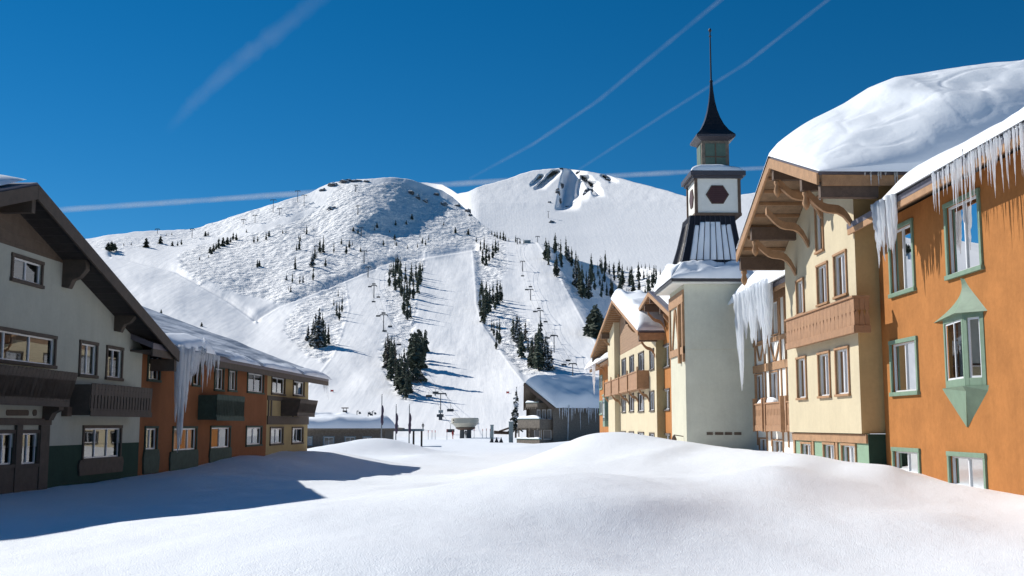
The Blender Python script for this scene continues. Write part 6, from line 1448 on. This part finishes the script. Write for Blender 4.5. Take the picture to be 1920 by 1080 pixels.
# ================================================================ conifers
def conifer(seed, wid, ragged, snow_=False, dense=1.0, bushy=False):
    """unit-height conifer: trunk and a crown of drooping needle sprays"""
    rg = random.Random(seed); cr = MB(); n = int(30 * dense)
    start = .10 if not bushy else .05
    for k in range(n):
        t = start + (1 - start) * (k + rg.uniform(-.4, .4)) / n
        if t > .985: t = .985
        env = (1 - t) ** (.75 if not bushy else .5) * wid * (1 + ragged * math.sin(t * 17 + seed) * .5)
        if bushy: env *= min(1, .55 + t * 2)
        m_ = max(4, int((7 if not bushy else 10) * (.5 + (1 - t))))
        for j in range(m_):
            a = rg.uniform(0, 2 * math.pi); ln = max(env * rg.uniform(.45, 1.12), .012)
            if rg.random() < ragged * .25: continue
            c, s = math.cos(a), math.sin(a); dz = -ln * rg.uniform(.15, .6) + (.02 if t > .9 else 0); w_ = ln * rg.uniform(.22, .42) + .006
            r0 = ln * rg.uniform(.0, .25)
            p0 = (c * r0, s * r0, t + .015); p1 = (c * ln * .6 - s * w_, s * ln * .6 + c * w_, t + dz * .45); p2 = (c * ln, s * ln, t + dz); p3 = (c * ln * .6 + s * w_, s * ln * .6 - c * w_, t + dz * .5)
            cr.face([p0, p1, p2, p3])
            h_ = rg.uniform(.018, .04); cr.face([(c * ln * .25, s * ln * .25, t + .01), (c * ln * .95, s * ln * .95, t + dz * .9), (c * ln * .8, s * ln * .8, t + dz - h_), (c * ln * .25, s * ln * .25, t - h_)])
    cr.tube([(0, 0, .93), (0, 0, 1.0)], [.008, .002], n=4)
    tr = MB(); tr.tube([(0, 0, -.08), (0, 0, .3), (0, 0, .95)], [.022, .016, .004], n=6)
    return tr, cr
PROTO = []
for s_, w_, rg_, sn, bu, dn in ((1, .13, .5, 0, 0, 1), (2, .17, .6, 0, 0, 1), (3, .11, .7, 0, 0, .9), (4, .20, .4, 1, 0, 1.1), (5, .27, .5, 0, 1, 1.1), (6, .15, .9, 2, 0, .9), (7, .17, .5, 1, 0, 1.1), (8, .46, .5, 0, 1, 1.2)):
    tr, cr = conifer(s_, w_, rg_, sn, dn, bool(bu)); m_ = M['snowy'] if sn == 1 else M['bracken'] if sn == 2 else M['needle']
    me_t = bpy.data.meshes.new('trunk'); me_t.from_pydata(tr.v, [], tr.f); me_t.materials.append(M['bark']); me_c = bpy.data.meshes.new('crown'); me_c.from_pydata(cr.v, [], cr.f); me_c.materials.append(m_)
    PROTO.append((me_t, me_c))
def tree(px, pb, hpx, kind, label, group, wide=1.0, p=None, r=None):
    if p is None: p, r = hill_point(px, pb)
    H = hpx / FPX * r
    t = bpy.data.objects.new('conifer', None); COL.objects.link(t); t.location = p - Vector((0, 0, .02 * H)); t.scale = (H * wide, H * wide, H); t.rotation_euler = (0, random.uniform(-.02, .02), random.uniform(0, 6.28)); t.empty_display_size = .1
    tag(t, label, 'tree', group); me_t, me_c = PROTO[kind]
    for nm, me in (('trunk', me_t), ('crown', me_c)):
        o = bpy.data.objects.new(nm, me); COL.objects.link(o); o.parent = t
rg = random.Random(101)
def clump(pts, label, group, kinds, wide=(.85, 1.25)):
    for (px, pb, h) in pts: tree(px, pb, h, rg.choice(kinds), label, group, rg.uniform(*wide))
def scatter(poly, n, h0, h1, label, group, kinds, wide=(.85, 1.2), persp=0.0):
    xs = [p[0] for p in poly]; ys = [p[1] for p in poly]; k = 0
    while k < n:
        x, y = rg.uniform(min(xs), max(xs)), rg.uniform(min(ys), max(ys))
        if in_poly(np.array([x]), np.array([y]), poly)[0]:
            f = (y - min(ys)) / (max(ys) - min(ys) + .01); tree(x, y, rg.uniform(h0, h1) * (1 - persp + persp * f), rg.choice(kinds), label, group, rg.uniform(*wide)); k += 1
clump([(591, 648, 62), (597, 652, 76), (604, 650, 66), (577, 640, 34), (615, 645, 38), (586, 646, 50), (609, 652, 48)], 'dark conifer in the tight clump standing alone right above the wing eave', 'lone clump above the wing', (0, 1, 3))
clump([(626, 575, 20), (631, 592, 30), (636, 600, 36), (641, 585, 34), (634, 557, 16)], 'conifer in the small knot on the mogul slope above the lone clump', 'small knot of trees', (0, 2, 6))
clump([(730, 537, 42), (737, 520, 34), (741, 545, 62), (748, 540, 56), (753, 556, 52), (757, 590, 60), (763, 575, 58), (768, 560, 54), (775, 560, 50), (783, 550, 44), (789, 520, 32), (733, 515, 28), (745, 512, 36), (760, 530, 40), (771, 528, 38), (780, 522, 34), (764, 600, 50), (758, 565, 40), (751, 520, 40), (786, 535, 46), (769, 596, 30), (742, 500, 24), (792, 510, 20)], 'conifer in the tall dark stand over the cat road', 'tall dark stand', (0, 1, 2, 2))
clump([(727, 690, 68), (733, 712, 84), (741, 705, 56), (748, 735, 74), (757, 742, 92), (764, 738, 70), (722, 680, 48), (731, 672, 40), (752, 716, 56), (769, 740, 52), (738, 690, 60), (744, 725, 50), (761, 748, 60)], 'tall conifer in the biggest clump, beside the chairlift foot', 'biggest clump by the chairlift', (0, 1, 1, 5))
clump([(780, 716, 96), (772, 690, 68), (790, 680, 62), (797, 660, 44), (784, 690, 76), (777, 672, 52), (795, 676, 50)], 'bushy conifer in the broad clump right of the chairlift', 'broad bushy clump', (4, 4, 1), (.8, 1.0))
clump([(905, 560, 36), (900, 580, 48), (906, 605, 66), (912, 590, 62), (918, 585, 54), (924, 570, 46), (932, 572, 50), (938, 566, 42), (903, 552, 30), (911, 575, 50), (928, 582, 40), (941, 562, 30), (908, 608, 40)], 'dark conifer in the middle strip between the two runs', 'middle forest strip', (0, 1, 2))
clump([(905, 495, 34), (911, 498, 40), (917, 490, 36), (924, 485, 36), (929, 475, 30), (901, 470, 24), (908, 468, 26), (934, 472, 24), (913, 476, 26)], 'conifer in the group at the top of the middle strip', 'group on top of the strip', (0, 1, 2))
clump([(926, 630, 34), (932, 633, 36), (936, 645, 50), (922, 620, 24), (930, 655, 34)], 'greyish conifer in the thin group below the middle strip', 'thin greyish group', (5, 2))
clump([(962, 630, 40), (968, 640, 52), (974, 650, 58), (978, 672, 60), (985, 640, 40), (990, 660, 30), (996, 690, 60), (1003, 684, 62), (1010, 695, 92), (1015, 690, 98), (1021, 694, 66), (1028, 697, 58), (1033, 694, 46), (1006, 670, 48), (970, 615, 26), (999, 668, 40), (1012, 650, 34), (1024, 680, 60), (992, 686, 36)], 'snow dusted conifer in the large clump beside the lowest run towers', 'large snow dusted clump', (3, 6, 6, 1, 5))
clump([(1111, 630, 52), (1119, 634, 66), (1126, 630, 48), (1115, 628, 58), (1107, 622, 34)], 'big round conifer alone on the shaded flank beside the cream wing gable', 'lone round conifer', (7, 4), (.7, .95))
scatter([(1018, 455), (1060, 480), (1110, 500), (1150, 512), (1165, 560), (1120, 575), (1085, 560), (1050, 530), (1022, 490)], 44, 24, 56, 'dark conifer in the shaded forest right of the open run', 'shaded forest', (0, 1, 2, 2), persp=.25)
scatter([(1120, 500), (1180, 512), (1245, 528), (1245, 560), (1160, 565), (1120, 540)], 36, 18, 40, 'dark conifer in the shaded forest farther right, towards the spire tower', 'forest towards the tower', (0, 1, 2))
clump([(1176, 507, 10), (1185, 509, 11), (1203, 503, 9), (1210, 504, 12), (1218, 506, 13), (1228, 510, 15), (1238, 516, 14), (1134, 497, 14), (1140, 499, 11), (1129, 497, 9), (1150, 506, 14), (1110, 494, 10), (1160, 508, 11)], 'tiny conifer on the far wooded crest under the white summit bowl', 'trees on the far crest', (0, 1))
clump([(1072, 500, 40), (1081, 540, 56), (1087, 552, 62), (1066, 490, 30), (1092, 560, 66), (1104, 560, 46)], 'tallest conifer rank in front of the shaded forest', 'front rank of the forest', (0, 1, 3))
clump([(563, 452, 14), (575, 440, 20), (570, 437, 12), (587, 432, 10), (556, 470, 14), (561, 468, 24), (600, 475, 30), (606, 474, 34), (590, 486, 26), (610, 500, 18), (626, 474, 22), (649, 476, 20), (655, 465, 18), (640, 458, 14), (560, 448, 10)], 'small conifer scattered over the upper mogul slope', 'scattered trees on the upper moguls', (0, 1, 2))
clump([(537, 526, 14), (548, 530, 22), (545, 548, 14), (553, 505, 26), (562, 532, 20), (568, 530, 16), (587, 526, 34), (541, 545, 10), (586, 500, 30)], 'small conifer in the loose row along the lower mogul edge', 'loose row on the mogul edge', (0, 3, 2))
clump([(394, 474, 12), (400, 472, 16), (405, 468, 14), (410, 466, 22), (418, 462, 18), (426, 458, 14), (437, 450, 16), (443, 451, 15), (397, 477, 9), (432, 455, 12)], 'small dark tree in the slanting group at the mogul field corner', 'slanting group left', (1, 4), (1.2, 1.8))
clump([(476, 455, 14), (483, 453, 12), (499, 450, 15), (504, 443, 11), (482, 502, 18), (486, 500, 12), (536, 437, 7), (374, 488, 8), (391, 484, 7), (530, 438, 8)], 'tiny scattered tree on the sunny left mogul slope', 'tiny scattered trees left', (1, 4), (1.0, 1.5))
clump([(203, 468, 14), (209, 469, 17), (215, 468, 13)], 'dark bush cluster at the far left under the skyline', 'bush cluster far left', (7,), (1.0, 1.2))
clump([(274, 464, 18), (301, 457, 15), (246, 460, 7), (232, 461, 6), (323, 461, 9), (333, 461, 10), (340, 459, 12), (385, 443, 10), (390, 442, 9), (312, 442, 5), (322, 441, 6), (462, 436, 7)], 'small tree on the flat ridge at the left skyline', 'ridge trees left', (1, 4), (1.1, 1.6))
scatter([(640, 430), (700, 420), (780, 410), (880, 430), (900, 455), (780, 455), (700, 480), (650, 470)], 18, 6, 13, 'shrub sized tree poking from the shaded knob flank', 'shrubs on the knob flank', (1, 4), (1.0, 1.6))
scatter([(690, 450), (760, 445), (830, 440), (810, 462), (720, 475)], 8, 7, 15, 'shrubby tree at the foot of the shaded knob flank', 'shrubs at the knob foot', (1, 2))
clump([(932, 447, 16), (938, 449, 18), (944, 451, 20), (948, 452, 14), (967, 455, 16), (975, 457, 12), (982, 457, 10), (954, 453, 10), (928, 444, 12), (922, 440, 9)], 'small dark tree on the brow beside the lift hut', 'trees on the brow', (0, 1))
p = Vector(P3(967, 812, 190)); tree(967, 812, 88, 6, 'slender snowy conifer right beside the weathered chalet', None, 1.0, p=p, r=190)
clump([(285, 592, 9), (302, 590, 10), (378, 612, 8), (262, 586, 6)], 'small bush peeping over the rust wing roof ridge', 'bushes over the roof ridge', (4,), (1.2, 1.8))
